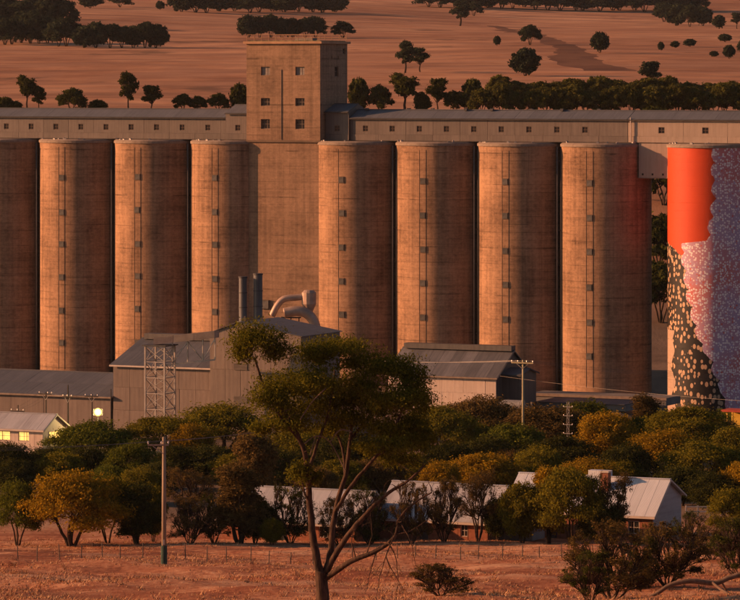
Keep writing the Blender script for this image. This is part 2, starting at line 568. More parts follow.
LEAF = {
    'hero': mat_leaf('leaf_gum', (.055, .062, .010), (.19, .17, .018), .42),
    'green': mat_leaf('leaf_green', (.05, .068, .010), (.15, .155, .018), .35),
    'olive': mat_leaf('leaf_olive', (.085, .085, .011), (.23, .19, .018), .35),
    'gold': mat_leaf('leaf_gold', (.15, .105, .01), (.40, .235, .016), .35),
    'brown': mat_leaf('leaf_brown', (.075, .052, .02), (.17, .112, .034), .35),
    'dark': mat_leaf('leaf_dark', (.028, .034, .01), (.08, .082, .017), .3),
    'far': mat_leaf('leaf_far', (.022, .032, .022), (.055, .068, .036), .3),
    'belt': mat_leaf('leaf_belt', (.045, .05, .014), (.13, .12, .024), .3),
}

def mat_ground():
    """red earth and straw near, bare yard in the middle, mown wheat paddocks on the far hill"""
    m, n, b = nt('earth_and_stubble')
    setv(b, .97, .05)
    g = n.nodes.new('ShaderNodeNewGeometry')
    sep = n.nodes.new('ShaderNodeSeparateXYZ')
    n.links.new(g.outputs['Position'], sep.inputs[0])
    y = sep.outputs[1]
    P = g.outputs['Position']
    def mp(s):
        q = n.nodes.new('ShaderNodeMapping'); q.inputs['Scale'].default_value = s
        n.links.new(P, q.inputs[0]); return q.outputs[0]
    n1 = noise(n, mp((.16, .03, 0)), 1.0, 6, .7)
    n2 = noise(n, mp((1.6, .5, 0)), 1.0, 5, .75)
    near = ramp(n, [(.36, (.15, .055, .03)), (.45, (.34, .13, .065)), (.53, (.50, .235, .125)), (.64, (.66, .40, .24))],
                math_(n, 'ADD', math_(n, 'MULTIPLY', n1, .55), math_(n, 'MULTIPLY', n2, .45)))
    # graded track across the paddock
    trk = math_(n, 'ABSOLUTE', math_(n, 'SUBTRACT', math_(n, 'ADD', y, math_(n, 'MULTIPLY', n1, 30.0)), 300.0))
    trkm = ramp(n, [(.0, (1, 1, 1)), (1.0, (0, 0, 0))], math_(n, 'DIVIDE', trk, 14.0))
    near = mixc(n, near, (.34, .115, .058), math_(n, 'MULTIPLY', trkm, .75))
    band = noise(n, mp((.022, .085, 0)), 1.0, 5, .7)
    near = mixc(n, near, (.22, .072, .036), math_(n, 'MULTIPLY', ramp(n, [(.50, (0, 0, 0)), (.60, (1, 1, 1))], band), .75))
    near = mixc(n, near, (.66, .42, .26), math_(n, 'MULTIPLY', ramp(n, [(.36, (1, 1, 1)), (.46, (0, 0, 0))], band), .55))
    yard = ramp(n, [(.35, (.12, .085, .062)), (.65, (.22, .155, .11))], noise(n, mp((.12, .06, 0)), 1.0, 5))
    f1 = noise(n, mp((.006, .0024, 0)), 1.0, 5, .6)
    f2 = noise(n, mp((.03, .02, 0)), 1.0, 5, .7)
    # header rows following the contour
    warp = math_(n, 'ADD', math_(n, 'MULTIPLY', y, .0165), math_(n, 'MULTIPLY', noise(n, mp((.0042, .0016, 0)), 1.0, 2), 16.0))
    rows = math_(n, 'MULTIPLY_ADD', math_(n, 'SINE', math_(n, 'MULTIPLY', warp, 6.283)), .5, .5)
    fld = ramp(n, [(.38, (.25, .112, .062)), (.5, (.46, .235, .13)), (.62, (.64, .365, .21))],
               math_(n, 'ADD', math_(n, 'MULTIPLY', f1, .6), math_(n, 'MULTIPLY', f2, .4)))
    fld = mixc(n, fld, (.34, .195, .13), math_(n, 'MULTIPLY', rows, math_(n, 'MULTIPLY', f2, .95)))
    fine = noise(n, mp((.009, .028, 0)), 1.0, 6, .75)
    fld = mixc(n, fld, (.21, .105, .066), math_(n, 'MULTIPLY', ramp(n, [(.47, (0, 0, 0)), (.62, (1, 1, 1))], fine), .7))
    scr = ramp(n, [(.60, (0, 0, 0)), (.66, (1, 1, 1))], noise(n, mp((.014, .008, 0)), 1.0, 5, .65))
    fld = mixc(n, fld, (.13, .075, .048), math_(n, 'MULTIPLY', scr, .75))
    # eroded gully running down the paddock
    gx0, gx1 = hit(500, 26, 900), hit(615, 71, 900)
    x = sep.outputs[0]
    tt = math_(n, 'DIVIDE', math_(n, 'SUBTRACT', y, gx1.y), gx0.y - gx1.y)
    lx = math_(n, 'MULTIPLY_ADD', tt, gx0.x - gx1.x, gx1.x)
    dd = math_(n, 'ABSOLUTE', math_(n, 'ADD', math_(n, 'SUBTRACT', x, lx), math_(n, 'MULTIPLY', math_(n, 'SUBTRACT', noise(n, mp((.01, .004, 0)), 1.0, 4), .5), 50.0)))
    gm = math_(n, 'MULTIPLY', math_(n, 'LESS_THAN', math_(n, 'MULTIPLY', dd, math_(n, 'MULTIPLY_ADD', tt, .22, .10)), 1.0), math_(n, 'MULTIPLY', math_(n, 'GREATER_THAN', tt, 0.0), math_(n, 'LESS_THAN', tt, 1.0)))
    fld = mixc(n, fld, (.13, .065, .042), math_(n, 'MULTIPLY', gm, math_(n, 'MULTIPLY', f2, 1.7, clamp=True)))
    a = ramp(n, [(.0, (0, 0, 0)), (1.0, (1, 1, 1))], math_(n, 'DIVIDE', math_(n, 'SUBTRACT', y, 405.0), 40.0, clamp=True))
    c = ramp(n, [(.0, (0, 0, 0)), (1.0, (1, 1, 1))], math_(n, 'DIVIDE', math_(n, 'SUBTRACT', y, 720.0), 60.0, clamp=True))
    col = mixc(n, mixc(n, near, yard, a), fld, c)
    n.links.new(col, b.inputs['Base Color'])
    bump(n, b, n2, .6, .12)
    return m
M['ground'] = mat_ground()
def mat_grass():
    m, n, b = nt('dry_grass')
    setv(b, .95, .05)
    geo = n.nodes.new('ShaderNodeNewGeometry')
    big = noise(n, gcoords(n, (.12, .05, 0)), 1.0, 3)
    col = ramp(n, [(.2, (.26, .115, .055)), (.5, (.46, .25, .13)), (.85, (.60, .39, .23))],
               math_(n, 'ADD', math_(n, 'MULTIPLY', geo.outputs['Random Per Island'], .5), math_(n, 'MULTIPLY', big, .5)))
    n.links.new(col, b.inputs['Base Color'])
    return m
M['grass'] = mat_grass()

# ------------------------------------------------------------------ ground
ys = np.concatenate([np.arange(-400, 140, 20.0), np.arange(140, 420, 2.0), np.arange(420, 700, 20.0), np.arange(700, 1100, 10.0), np.arange(1100, 3000, 25.0), np.arange(3000, 6001, 150.0)])
xs = np.concatenate([np.arange(-1800, -120, 60.0), np.arange(-120, 121, 2.0), np.arange(180, 1801, 60.0)])
gx, gy = np.meshgrid(xs, ys)
gzv = gz(gx, gy)
vv = np.stack([gx.ravel(), gy.ravel(), gzv.ravel()], 1)
ny, nx = gx.shape
idx = np.arange(ny * nx).reshape(ny, nx)
ff = np.stack([idx[:-1, :-1].ravel(), idx[:-1, 1:].ravel(), idx[1:, 1:].ravel(), idx[1:, :-1].ravel()], 1)
def fast_mesh(name, v, quads, mat, smooth=False):
    me = bpy.data.meshes.new(name)
    k = quads.shape[1]
    me.vertices.add(len(v)); me.vertices.foreach_set('co', v.astype(np.float32).ravel())
    me.loops.add(quads.size); me.loops.foreach_set('vertex_index', quads.astype(np.int32).ravel())
    me.polygons.add(len(quads))
    me.polygons.foreach_set('loop_start', np.arange(0, quads.size, k, dtype=np.int32))
    me.polygons.foreach_set('loop_total', np.full(len(quads), k, dtype=np.int32))
    if smooth:
        me.polygons.foreach_set('use_smooth', np.ones(len(quads), dtype=bool))
    me.update(calc_edges=True)
    if mat is not None:
        me.materials.append(mat)
    return me
go = link(bpy.data.objects.new('ground', fast_mesh('ground', vv, ff, M['ground'], True)))
tag(go, 'red earth foreground, silo yard and straw coloured wheat paddocks rising behind', 'ground', kind='structure')

# ------------------------------------------------------------------ silos
R = 6.95
PITCH = 13.95
H = 38.0
def silo_mesh(name, mat, seg=96, z0=0.0):
    v, f, uv = [], [], []
    for j, z in enumerate((z0, H)):
        for k in range(seg + 1):
            a = 2 * math.pi * k / seg
            # start the seam at the far side
            v.append((R * math.sin(a), R * math.cos(a), z))
    n1 = seg + 1
    for k in range(seg):
        f.append((k + 1, k, k + n1, k + 1 + n1))
    me = bpy.data.meshes.new(name)
    me.from_pydata(v, [], f)
    lay = me.uv_layers.new(name='UVMap')
    for p in me.polygons:
        p.use_smooth = True
        for li in p.loop_indices:
            vi = me.loops[li].vertex_index
            k = vi % n1
            # arc length measured from the left limb as the camera sees it
            a = 2 * math.pi * k / seg
            lay.data[li].uv = ((1.5 * math.pi - math.radians(25) - a) * R, v[vi][2])
    me.materials.append(mat)
    return me
ME_SILO = silo_mesh('barrel', M['silo'])
ME_MURAL = silo_mesh('painted_barrel', M['mural'], z0=-6.0)
rim = MB()
seg = 72
ring = lambda r, z: [(r * math.cos(2 * math.pi * k / seg), r * math.sin(2 * math.pi * k / seg), z) for k in range(seg)]
prof = [(R - .2, H - .35), (R + .16, H - .35), (R + .16, H + .02), (R - .2, H + .25)]
vs = sum([ring(r, z) for r, z in prof], [])
fs = []
for j in range(3):
    for k in range(seg):
        a, b_ = j * seg + k, j * seg + (k + 1) % seg
        fs.append((a, b_, b_ + seg, a + seg))
fs.append(tuple(3 * seg + k for k in range(seg)))
rim.add(vs, fs)
ME_RIM = rim.mesh('roof_slab', M['trim'])
ME_HATCH = MB().box(-.42, .42, -.09, .06, -.42, .42).mesh('hatch', M['hatch'])
ME_HATCHF = MB().box(-.5, .5, -.05, .05, .44, .52).box(-.5, .5, -.05, .05, -.52, -.44).box(-.5, -.43, -.05, .05, -.438, .438).box(.43, .5, -.05, .05, -.438, .438).mesh('hatch_frame', M['conduit'])
ME_COND = MB().tube([(0, 0, 1.0), (0, 0, H - 1)], .035, 5).mesh('conduit', M['conduit'])
ME_PIPE = MB().tube([(0, 0, 0), (0, 0, H - .4)], .17, 8).mesh('downpipe', M['pipe'], True)
ME_BR = MB().box(-.5, .5, -.05, .12, 0, .16).mesh('pipe_bracket', M['conduit'])
ME_VENT = MB().box(-.22, .22, -.18, .18, 0, .22).prism([(-.26, .22), (.26, .22), (0, .36)], -.22, .22).mesh('roof_vent', M['steel'])
ME_RAILPOST = MB().tube([(0, 0, 0), (0, 0, .75)], .035, 4).mesh('rail_post', M['darksteel'])

def silo(k, label, mural=False, cond=2, pipe=True, zs=(32.2, 26.9, 21.6, 16.3, 11.0, 5.7)):
    root = thing('painted_silo' if mural else 'grain_silo', label, 'silo', row(k * PITCH), RZ, 'concrete grain silos standing in a row')
    inst('barrel', ME_MURAL if mural else ME_SILO, root)
    inst('roof_slab', ME_RIM, root)
    r2 = random.Random(int(k * 10) + 50)
    if not mural:
        for z in zs:
            h = inst('hatch', ME_HATCH, root, (r2.uniform(-.1, .1), -R - .02, z + r2.uniform(-.1, .1)))
            inst('hatch_frame', ME_HATCHF, h)
        for i in range(cond):
            x = (-.55, .55)[i]
            inst('conduit', ME_COND, root, (x, -math.sqrt(R * R - x * x) - .012, 0))
        if pipe:
            for x in (-.25, .35):
                inst('downpipe', ME_PIPE, root, (R + .02 + x * .6, -2.3 + x, 0))
            for z in np.arange(3, H - 2, 5.4):
                inst('pipe_bracket', ME_BR, root, (R + .05, -2.3, float(z)))
    for i in range(7):
        a = math.radians(-90 + r2.uniform(-75, 65))
        rr = R - .3
        inst('roof_vent', ME_VENT, root, (rr * math.cos(a), rr * math.sin(a), H + .2), (0, 0, a + 1.57), (r2.uniform(.5, 1.1),) * 2 + (r2.uniform(.4, 1.0),))
    return root
silo(7.6, 'concrete grain silo cut off by the left edge of the picture', cond=0)
silo(6.6, 'concrete grain silo second from the left edge, above the floodlight', zs=(32.0, 26.5, 21.2, 15.9, 10.5, 5.2))
silo(5.6, 'concrete grain silo behind the lattice tower and grey warehouse')
silo(4.6, 'concrete grain silo directly left of the tall elevator tower', pipe=False)
silo(3.0, 'concrete grain silo directly right of the tall elevator tower, with dark square hatches', cond=1)
silo(2.0, 'concrete grain silo second to the right of the elevator tower')
silo(1.0, 'concrete grain silo behind the pale utility pole, third to the right of the tower', cond=2)
silo(0.0, 'last bare concrete silo, next to the painted one', pipe=False)
silo(-1.25, 'silo painted orange, speckled lilac and spotted black at the right edge', mural=True)

# ------------------------------------------------------------------ elevator tower
def uv_box(me):
    """metre UVs on axis-aligned walls"""
    lay = me.uv_layers.new(name='UVMap')
    for p in me.polygons:
        nrm = p.normal
        for li in p.loop_indices:
            co = me.vertices[me.loops[li].vertex_index].co
            if abs(nrm.y) > .7:
                u = (co.x, co.z)
            elif abs(nrm.x) > .7:
                u = (co.y + 30, co.z)
            else:
                u = (co.x, co.y)
            lay.data[li].uv = u
TW, TD, TZ = 13.0, 10.0, 53.6
tw = thing('elevator_tower', 'tall square concrete elevator tower with six front windows rising above the silos', 'tower', row(53.0), RZ)
def zpy(py, Y): return CZ - (py - HZ) / F * Y
wins = []
for px_ in (-3.15, 2.95):
    for z0, hh in ((40.1, 1.55), (43.75, 1.25), (48.6, 1.35)):
        wins.append((px_ - .8, px_ + .8, z0, z0 + hh))
mb = MB().wall(-TW / 2, TW / 2, 38.3, TZ, wins, -TD / 2, -TD / 2 + .5)
o = mb.build('front_wall', M['tower'], tw); uv_box(o.data)
swins = [(.2, 1.7, 48.4, 50.0), (3.4, 4.3, 52.0, 52.9), (-.9, -.6, 51.2, 51.7), (1.5, 1.8, 51.2, 51.7)]
mb = MB().wall(-TD / 2 + .502, TD / 2, 38.3, TZ, swins, -TW / 2, -TW / 2 + .5)
o = mb.build('side_wall', M['tower'], tw, rot=(0, 0, math.radians(90))); uv_box(o.data)
mb = MB().box(-TW / 2, -TW / 2 + .5, -TD / 2 + .502, TD / 2, 38.3, TZ)
o = mb.build('side_wall', M['tower'], tw); uv_box(o.data)
mb = MB().box(-TW / 2 + .502, TW / 2 - .502, TD / 2 - .5, TD / 2, 38.3, TZ)
o = mb.build('rear_wall', M['tower'], tw); uv_box(o.data)
mb = MB().box(-TW / 2 + .35, TW / 2 - .1, -TD / 2 + .12, TD / 2 - .1, 0, 38.0)
o = mb.build('shaft', M['tower'], tw); uv_box(o.data)
MB().box(-TW / 2 - .15, TW / 2 + .15, -TD / 2 - .15, TD / 2 + .15, 38.0, 38.3).build('ledge', M['conduit'], tw)
rf = MB().box(-TW / 2 - .4, TW / 2 + .4, -TD / 2 - .4, TD / 2 + .4, TZ, TZ + .38).build('roof_slab', M['roofslab'], tw)
MB().box(-TW / 2 + .2, TW / 2 - .2, -TD / 2 + .2, TD / 2 - .2, TZ + .382, TZ + .5).build('roof_deck', M['deck'], rf)
MB().box(-.6, 2.4, 0.5, 2.4, TZ + .5, TZ + .95).build('access_hatch', M['trim'], rf)
ME_TPOST = MB().tube([(0, 0, 0), (0, 0, 1.05)], .05, 5).mesh('rail_post', M['roofslab'])
for i in range(11):
    x = -TW / 2 + .1 + i * (TW - .2) / 10
    for yy in (-TD / 2 + .05, TD / 2 - .05):
        inst('rail_post', ME_TPOST, rf, (x, yy, TZ + .4))
for zz in (.55, 1.05):
    MB().tube([(-TW / 2 + .1, -TD / 2 + .05, TZ + .4 + zz), (TW / 2 - .1, -TD / 2 + .05, TZ + .4 + zz)], .035, 5).build('rail', M['roofslab'], rf)
    MB().tube([(-TW / 2 + .1, TD / 2 - .05, TZ + .4 + zz), (TW / 2 - .1, TD / 2 - .05, TZ + .4 + zz)], .035, 5).build('rail', M['roofslab'], rf)
MB().tube([(-.3, -TD / 2 - .06, 38.4), (-.3, -TD / 2 - .06, 49.5)], .05, 5).build('conduit', M['trim'], tw)

def window(parent, x0, x1, z0, z1, y, pane='glass', bars=(1, 1), fm='trim', fw=.07, rot=None, name='window'):
    """window set back in an opening: frame with glazing bars, pane as a sub-part"""
    f = MB()
    f.box(x0, x1, y, y + .09, z0, z0 + fw).box(x0, x1, y, y + .09, z1 - fw, z1)
    f.box(x0, x0 + fw, y, y + .09, z0 + fw, z1 - fw).box(x1 - fw, x1, y, y + .09, z0 + fw, z1 - fw)
    for i in range(bars[0]):
        x = x0 + (x1 - x0) * (i + 1) / (bars[0] + 1)
        f.box(x - .025, x + .025, y + .02, y + .08, z0 + fw, z1 - fw)
    for i in range(bars[1]):
        z = z0 + (z1 - z0) * (i + 1) / (bars[1] + 1)
        f.box(x0 + fw, x1 - fw, y + .025, y + .075, z - .025, z + .025)
    w = f.build(name, M[fm], parent, rot=rot or (0, 0, 0))
    MB().box(x0 + .03, x1 - .03, y + .05, y + .07, z0 + .03, z1 - .03).build('pane', M[pane], w)
    return w
for i, h in enumerate(wins):
    window(tw, *h, -TD / 2 + .22, 'board' if h[2] > 48 else 'glass', (2, 1))
for h in swins[:2]:
    window(tw, *h, -TW / 2 + .22, rot=(0, 0, math.radians(90)))

# ------------------------------------------------------------------ conveyor gallery over the silos
BAY = PITCH / 3
GT = 3.0        # half width
ZB, ZE, ZR = 38.35, 41.9, 43.2
def bay_mesh(name, mat, w, win=True, zb=ZB, ze=ZE, ww=.45, wz=(39.75, 40.7)):
    m = MB().wall(-w / 2 + .015, w / 2 - .015, zb + .95, ze, [(-ww, ww, wz[0], wz[1])] if win else [], 0, .12)
    return m.mesh(name, mat)
def gallery(name, label, s0, s1, wallmat, roofmat, win_s, bayw, ze=ZE, zr=ZR, gt=GT, skirt=True, winw=.45):
    """s0 is the right end, s1 the left end, both metres left of the end silo"""
    root = thing(name, label, 'gallery', row((s0 + s1) / 2), RZ)
    L = s1 - s0
    cx = (s0 + s1) / 2
    mid = ZB + .95
    me_w = bay_mesh('wall_panel', M[wallmat], bayw, True, ze=ze, ww=winw)
    edges = [s0] + sorted(e for e in [w - bayw / 2 for w in win_s] + [w + bayw / 2 for w in win_s] if s0 < e < s1) + [s1]
    ed = []
    for e in edges:
        if not ed or e - ed[-1] > .3:
            ed.append(e)
    ed[-1] = s1
    me_sk = {}
    for a, b in zip(ed[:-1], ed[1:]):
        c = (a + b) / 2
        full = abs((b - a) - bayw) < .05 and any(abs(c - w) < .2 for w in win_s)
        x = cx - c
        if full:
            inst('wall_panel', me_w, root, (x, -gt, 0))
            wd = window(root, -winw, winw, 39.75, 40.7, .05, 'glass', (1, 1), 'conduit', .06)
            wd.location = (x, -gt, 0)
        else:
            inst('wall_panel', bay_mesh('wall_panel', M[wallmat], b - a, False, ze=ze), root, (x, -gt, 0))
        key = round(b - a, 2)
        if key not in me_sk:
            me_sk[key] = MB().box(-key / 2 + .015, key / 2 - .015, 0, .1, ZB, ZB + .93).mesh('skirt_panel', M[wallmat])
        inst('skirt_panel', me_sk[key], root, (x, -gt - .04, 0))
    MB().box(-L / 2 + .1, L / 2 - .1, gt - .15, gt, ZB, ze).build('rear_wall', M[wallmat], root)
    for x in (-L / 2, L / 2 - .15):
        MB().prism_x([(-gt + .13, ZB), (gt - .16, ZB), (gt - .16, ze), (0, zr - .1), (-gt + .13, ze)], x, x + .15).build('end_wall', M[wallmat], root)
    MB().box(-L / 2, L / 2, -gt + .1, gt, ZB - .1, ZB - .003).build('floor', M['trim'], root)
    sl = math.hypot(gt + .3, zr - ze)
    ang = math.atan2(zr - ze, gt + .3)
    n = max(1, round(L / 2.325))
    w = L / n
    me_r = MB().box(-w / 2 + .01, w / 2 - .01, -sl, 0, 0, .06).mesh('roof_sheet', M[roofmat])
    for i in range(n):
        x = -L / 2 + (i + .5) * w
        inst('roof_sheet', me_r, root, (x, 0, zr - .06 + rnd.uniform(0, .012)), (ang, 0, 0))
        inst('roof_sheet', me_r, root, (x, 0, zr - .06 + rnd.uniform(0, .012)), (ang, 0, math.pi))
    MB().box(-L / 2, L / 2, -.22, .22, zr, zr + .07).build('ridge_cap', M[roofmat], root)
    MB().box(-L / 2, L / 2, -gt - .42, -gt - .29, ze - .22, ze - .08).build('gutter', M['darksteel'], root)
    return root
wl = [-2.3 + BAY * k for k in range(0, 60)]
gal_r = gallery('conveyor_gallery', 'long grey-brown gallery over the silos right of the tower', -4.7, 42.2, 'gal_wall', 'gal_roof', [w for w in wl if -2.4 < w < 40], BAY)
gallery('conveyor_gallery', 'short taller gallery end against the right side of the tower', 42.25, 46.35, 'gal_wall', 'gal_roof', [44.3], 4.1, 42.9, 44.1, 3.4)
gallery('conveyor_gallery', 'long grey-brown gallery over the silos left of the tower', 64.1, 118.0, 'gal_wall', 'gal_roof', [w for w in wl if 66 < w < 116], BAY)
gallery('conveyor_gallery', 'short taller gallery end against the left side of the tower', 59.65, 64.05, 'gal_wall', 'gal_roof', [61.85], 4.4, 42.6, 43.9, 3.4)
gal_w = gallery('conveyor_gallery', 'cream clad gallery section reaching over to the painted silo', -40.0, -4.75, 'cream', 'gal_roof', [-10.2, -17.3, -24.4, -31.5], 7.1, winw=.5)
MB().box(-1.6, 1.6, -.5, .5, ZR - .1, ZR + .55).build('roof_ventilator', M['shed_roof'], gal_w, loc=(22.375 - 17.6, 0, 0))
ch = thing('transfer_chute', 'cream clad box hanging under the gallery between bare and painted silos', 'chute', row(-8.9, 0, 32.9), RZ)
MB().box(-2.35, 2.35, -3.15, 2.6, .12, 5.3).build('casing', M['cream'], ch)
MB().box(-2.42, 2.42, -3.22, 2.65, 0, .12).build('base_plate', M['trim'], ch)
for x in (-1.7, -.1, 1.6):
    MB().box(-.14, .14, -.03, .03, 0, .3).build('vent_slot', M['glass'], ch, (x, -3.165, .45))
MB().tube([(-2.1, -3.3, 5.3), (-2.1, -3.3, 9.0)], .1, 6).build('downpipe', M['palefascia'], gal_w, loc=(-15.0, 0, ZB - 5.3 + .1))
for i in range(8):
    v = MB().box(-.25, .25, -.25, .25, 0, .35).build('ridge_vent', M['darksteel'], gal_r, (-21 + i * 5.4 + rnd.uniform(-.8, .8), rnd.choice((-.5, .4)), ZR - .12))

# ------------------------------------------------------------------ sheds and houses
def shed(name, label, cat, loc, L, Wd, hf, hb, yr, hr, wall, roof, sheet=2.4, rows=1, gable=None, over=.35, openings=(), fascia='trim', rows_roof=1, side_open=(), rz=RZ):
    """long building on the yard grid: local origin at the FRONT LEFT corner, x along the front, y away"""
    gable = gable or wall
    root = thing(name, label, cat, loc, rz)
    n = max(1, round(L / sheet)); w = L / n
    hrow = hf / rows
    cache = {}
    for i in range(n):
        for j in range(rows):
            x0, x1, z0, z1 = i * w, (i + 1) * w, j * hrow, (j + 1) * hrow
            hs = []
            for op in openings:
                a, b, c, d = max(op[0], x0), min(op[1], x1), max(op[2], z0), min(op[3], z1)
                if b - a > .05 and d - c > .05:
                    hs.append((a - x0 - w / 2, b - x0 - w / 2, c - z0, d - z0))
            key = tuple(round(v, 2) for h in hs for v in h)
            if key not in cache:
                cache[key] = MB().wall(-w / 2 + .012, w / 2 - .012, .0, hrow - .02, hs, 0, .14).mesh('wall_sheet', M[wall])
            inst('wall_sheet', cache[key], root, (x0 + w / 2, rnd.uniform(-.02, .02) + (.03 if j % 2 else 0), z0))
    for op in openings:
        kind = op[4] if len(op) > 4 else 'glass'
        if kind == 'door':
            d = MB().box(op[0] + .03, op[1] - .03, .07, .12, op[2], op[3] - .03).build('door', M['darksteel'], root)
            MB().box(op[1] - .2, op[1] - .14, .0, .07, op[2] + .95, op[2] + 1.05).build('handle', M['steel'], d)
        else:
            window(root, op[0] + .01, op[1] - .01, op[2] + .01, op[3] - .01, .05, kind, (1, 1), fascia, .07)
    MB().box(.0, L, Wd - .14, Wd, 0, hb).build('rear_wall', M[gable], root)
    poly = [(.16, 0), (Wd - .16, 0), (Wd - .16, hb - .05), (yr, hr - .05), (.16, hf - .05)]
    MB().prism_x(poly, 0.0, .14).build('gable_wall', M[gable], root)
    g = MB().prism_x(poly, L - .14, L).build('gable_wall', M[gable], root)
    for (y0, z0, y1, z1, lab) in ((0 - over, hf - over * (hr - hf) / max(yr, .1), yr, hr, 'f'), (Wd + over, hb - over * (hr - hb) / max(Wd - yr, .1), yr, hr, 'b')):
        ln = math.hypot(y1 - y0, z1 - z0) / rows_roof
        nn = max(1, round((L + 2 * over) / sheet)); ww = (L + 2 * over) / nn
        me = MB().box(-ww / 2 + .01, ww / 2 - .01, -ln, 0, 0, .05).mesh('roof_sheet', M[roof])
        for i in range(nn):
            x = -over + (i + .5) * ww
            for j in range(rows_roof):
                t = j / rows_roof
                yy, zz = y1 + (y0 - y1) * t, z1 + (z0 - z1) * t
                ang = math.atan2(z1 - z0, abs(y1 - y0))
                inst('roof_sheet', me, root, (x, yy, zz + rnd.uniform(0, .02) - .015 * j), (ang, 0, 0 if lab == 'f' else math.pi))
    MB().box(-over, L + over, yr - .2, yr + .2, hr + .03, hr + .1).build('ridge_cap', M[roof], root)
    fz = hf - over * (hr - hf) / max(yr, .1)
    MB().box(-over, L + over, -over - .12, -over - .01, fz - .2, fz + .02).build('gutter', M[fascia], root)
    for xx in (L + over + .01,):
        MB().prism_x([(-over, fz - .18), (yr, hr - .16), (Wd + over, hb - over * .3 - .18), (Wd + over, hb - over * .3), (yr, hr + .03), (-over, fz + .02)], xx, xx + .06).build('barge_board', M[fascia], root)
    return root

def at(px, Y, z=None):
    x = (px - 370.0) / F * Y
    return Vector((x, Y, float(gz(x, Y)) if z is None else z))

# long low shed in front of the left-hand silos
shed('storage_shed', 'long low shed with grey roof below the leftmost silos', 'shed', at(-38, 560), 23.4, 18, 4.9, 4.9, 9, 7.3, 'shed_wall', 'shed_roof', 2.6, 1, rows_roof=2, fascia='trim')
# warehouse behind the lattice tower
wh = shed('grain_warehouse', 'grey-brown corrugated warehouse with sloping roof behind the lattice tower', 'warehouse', at(113, 550), 15.2, 18, 9.3, 9.3, 9, 12.3, 'shed_wall', 'shed_roof', 2.5, 3, rows_roof=2, fascia='palefascia')
MB().box(.4, 15.0, 8.2, 9.8, 12.25, 13.0).build('ridge_monitor', M['dark_wall'], wh)
# taller workhouse: gable towards the camera
wb_loc = at(210, 542.5)
wb = thing('workhouse', 'tall grey-brown corrugated workhouse with gable front behind the big tree', 'workhouse', wb_loc, RZ)
BW, BD = 13.6, 12.0
pk = 4.2
zl, zp, zr_ = 14.0, 15.5, 13.9
cols = 6
for i in range(cols):
    x0, x1 = i * BW / cols, (i + 1) * BW / cols
    top = lambda x: zl + (zp - zl) * x / pk if x < pk else zp + (zr_ - zp) * (x - pk) / (BW - pk)
    hs = 4.6
    for j in range(3):
        z0 = j * hs
        if j < 2:
            poly = [(x0 + .01, z0), (x1 - .01, z0), (x1 - .01, z0 + hs - .02), (x0 + .01, z0 + hs - .02)]
        else:
            poly = [(x0 + .01, z0), (x1 - .01, z0), (x1 - .01, top(x1))] + ([(pk, zp)] if x0 < pk < x1 else []) + [(x0 + .01, top(x0))]
        MB().prism(poly, -.02 + .03 * (j % 2), .12).build('wall_sheet', M['shed_wall'], wb)
MB().box(0, .14, .14, BD, 0, zl - .05).build('side_wall', M['shed_wall'], wb)
MB().box(BW - .14, BW, .14, BD, 0, zr_ - .05).build('side_wall', M['shed_wall'], wb)
MB().box(.15, BW - .15, BD - .14, BD, 0, zr_ - .1).build('rear_wall', M['shed_wall'], wb)
for i in range(5):
    y0, y1 = -.3 + i * (BD + .6) / 5, -.3 + (i + 1) * (BD + .6) / 5 - .02
    for (xa, za, xb, zb_) in ((-.3, zl - .1, pk, zp), (pk + .005, zp, BW + .3, zr_ - .05)):
        MB().prism([(xa, za + .02), (xb, zb_ + .02), (xb, zb_ + .08), (xa, za + .08)], y0, y1).build('roof_sheet', M['shed_roof'], wb)
for (x, z) in ((4.6, 5.2), (4.6, 9.6)):
    w_ = MB().box(-1.0, 1.0, -.09, -.03, -.45, .45).build('louvre_vent', M['darksteel'], wb, (x, 0, z))
    for k in range(5):
        MB().box(-1.05, 1.05, -.14, -.09, -.42 + k * .19, -.36 + k * .19).build('slat', M['trim'], w_)
MB().box(-.12, .12, -.12, .12, 0, .9).build('roof_vent', M['darksteel'], wb, (pk + .3, 1.5, zp - .1))
# flue stacks on the workhouse roof
for px_, top_y, r_, lab in ((243, 278, .56, 'left of the pair of dark flue stacks on the workhouse roof'), (258, 275, .62, 'right and thicker of the two dark flue stacks on the workhouse roof')):
    Y = 556.0
    p = W(px_, top_y, Y)
    zb0 = 14.6
    st = thing('flue_stack', lab, 'stack', (p.x, Y, zb0), 0, 'flue stacks')
    hh = p.z - zb0
    MB().tube([(0, 0, -.3), (0, 0, hh)], r_, 16).build('pipe', M['stack'], st, smooth=False)
    MB().tube([(0, 0, hh + .002), (0, 0, hh + .22)], r_ + .07, 16).build('rim', M['darksteel'], st)
    for f_ in (.33, .66):
        MB().tube([(0, 0, hh * f_), (0, 0, hh * f_ + .12)], r_ + .05, 16).build('band', M['darksteel'], st)
    MB().tube([(0, 0, -.32), (0, 0, .15)], r_ + .25, 16).build('flashing', M['shed_roof'], st)
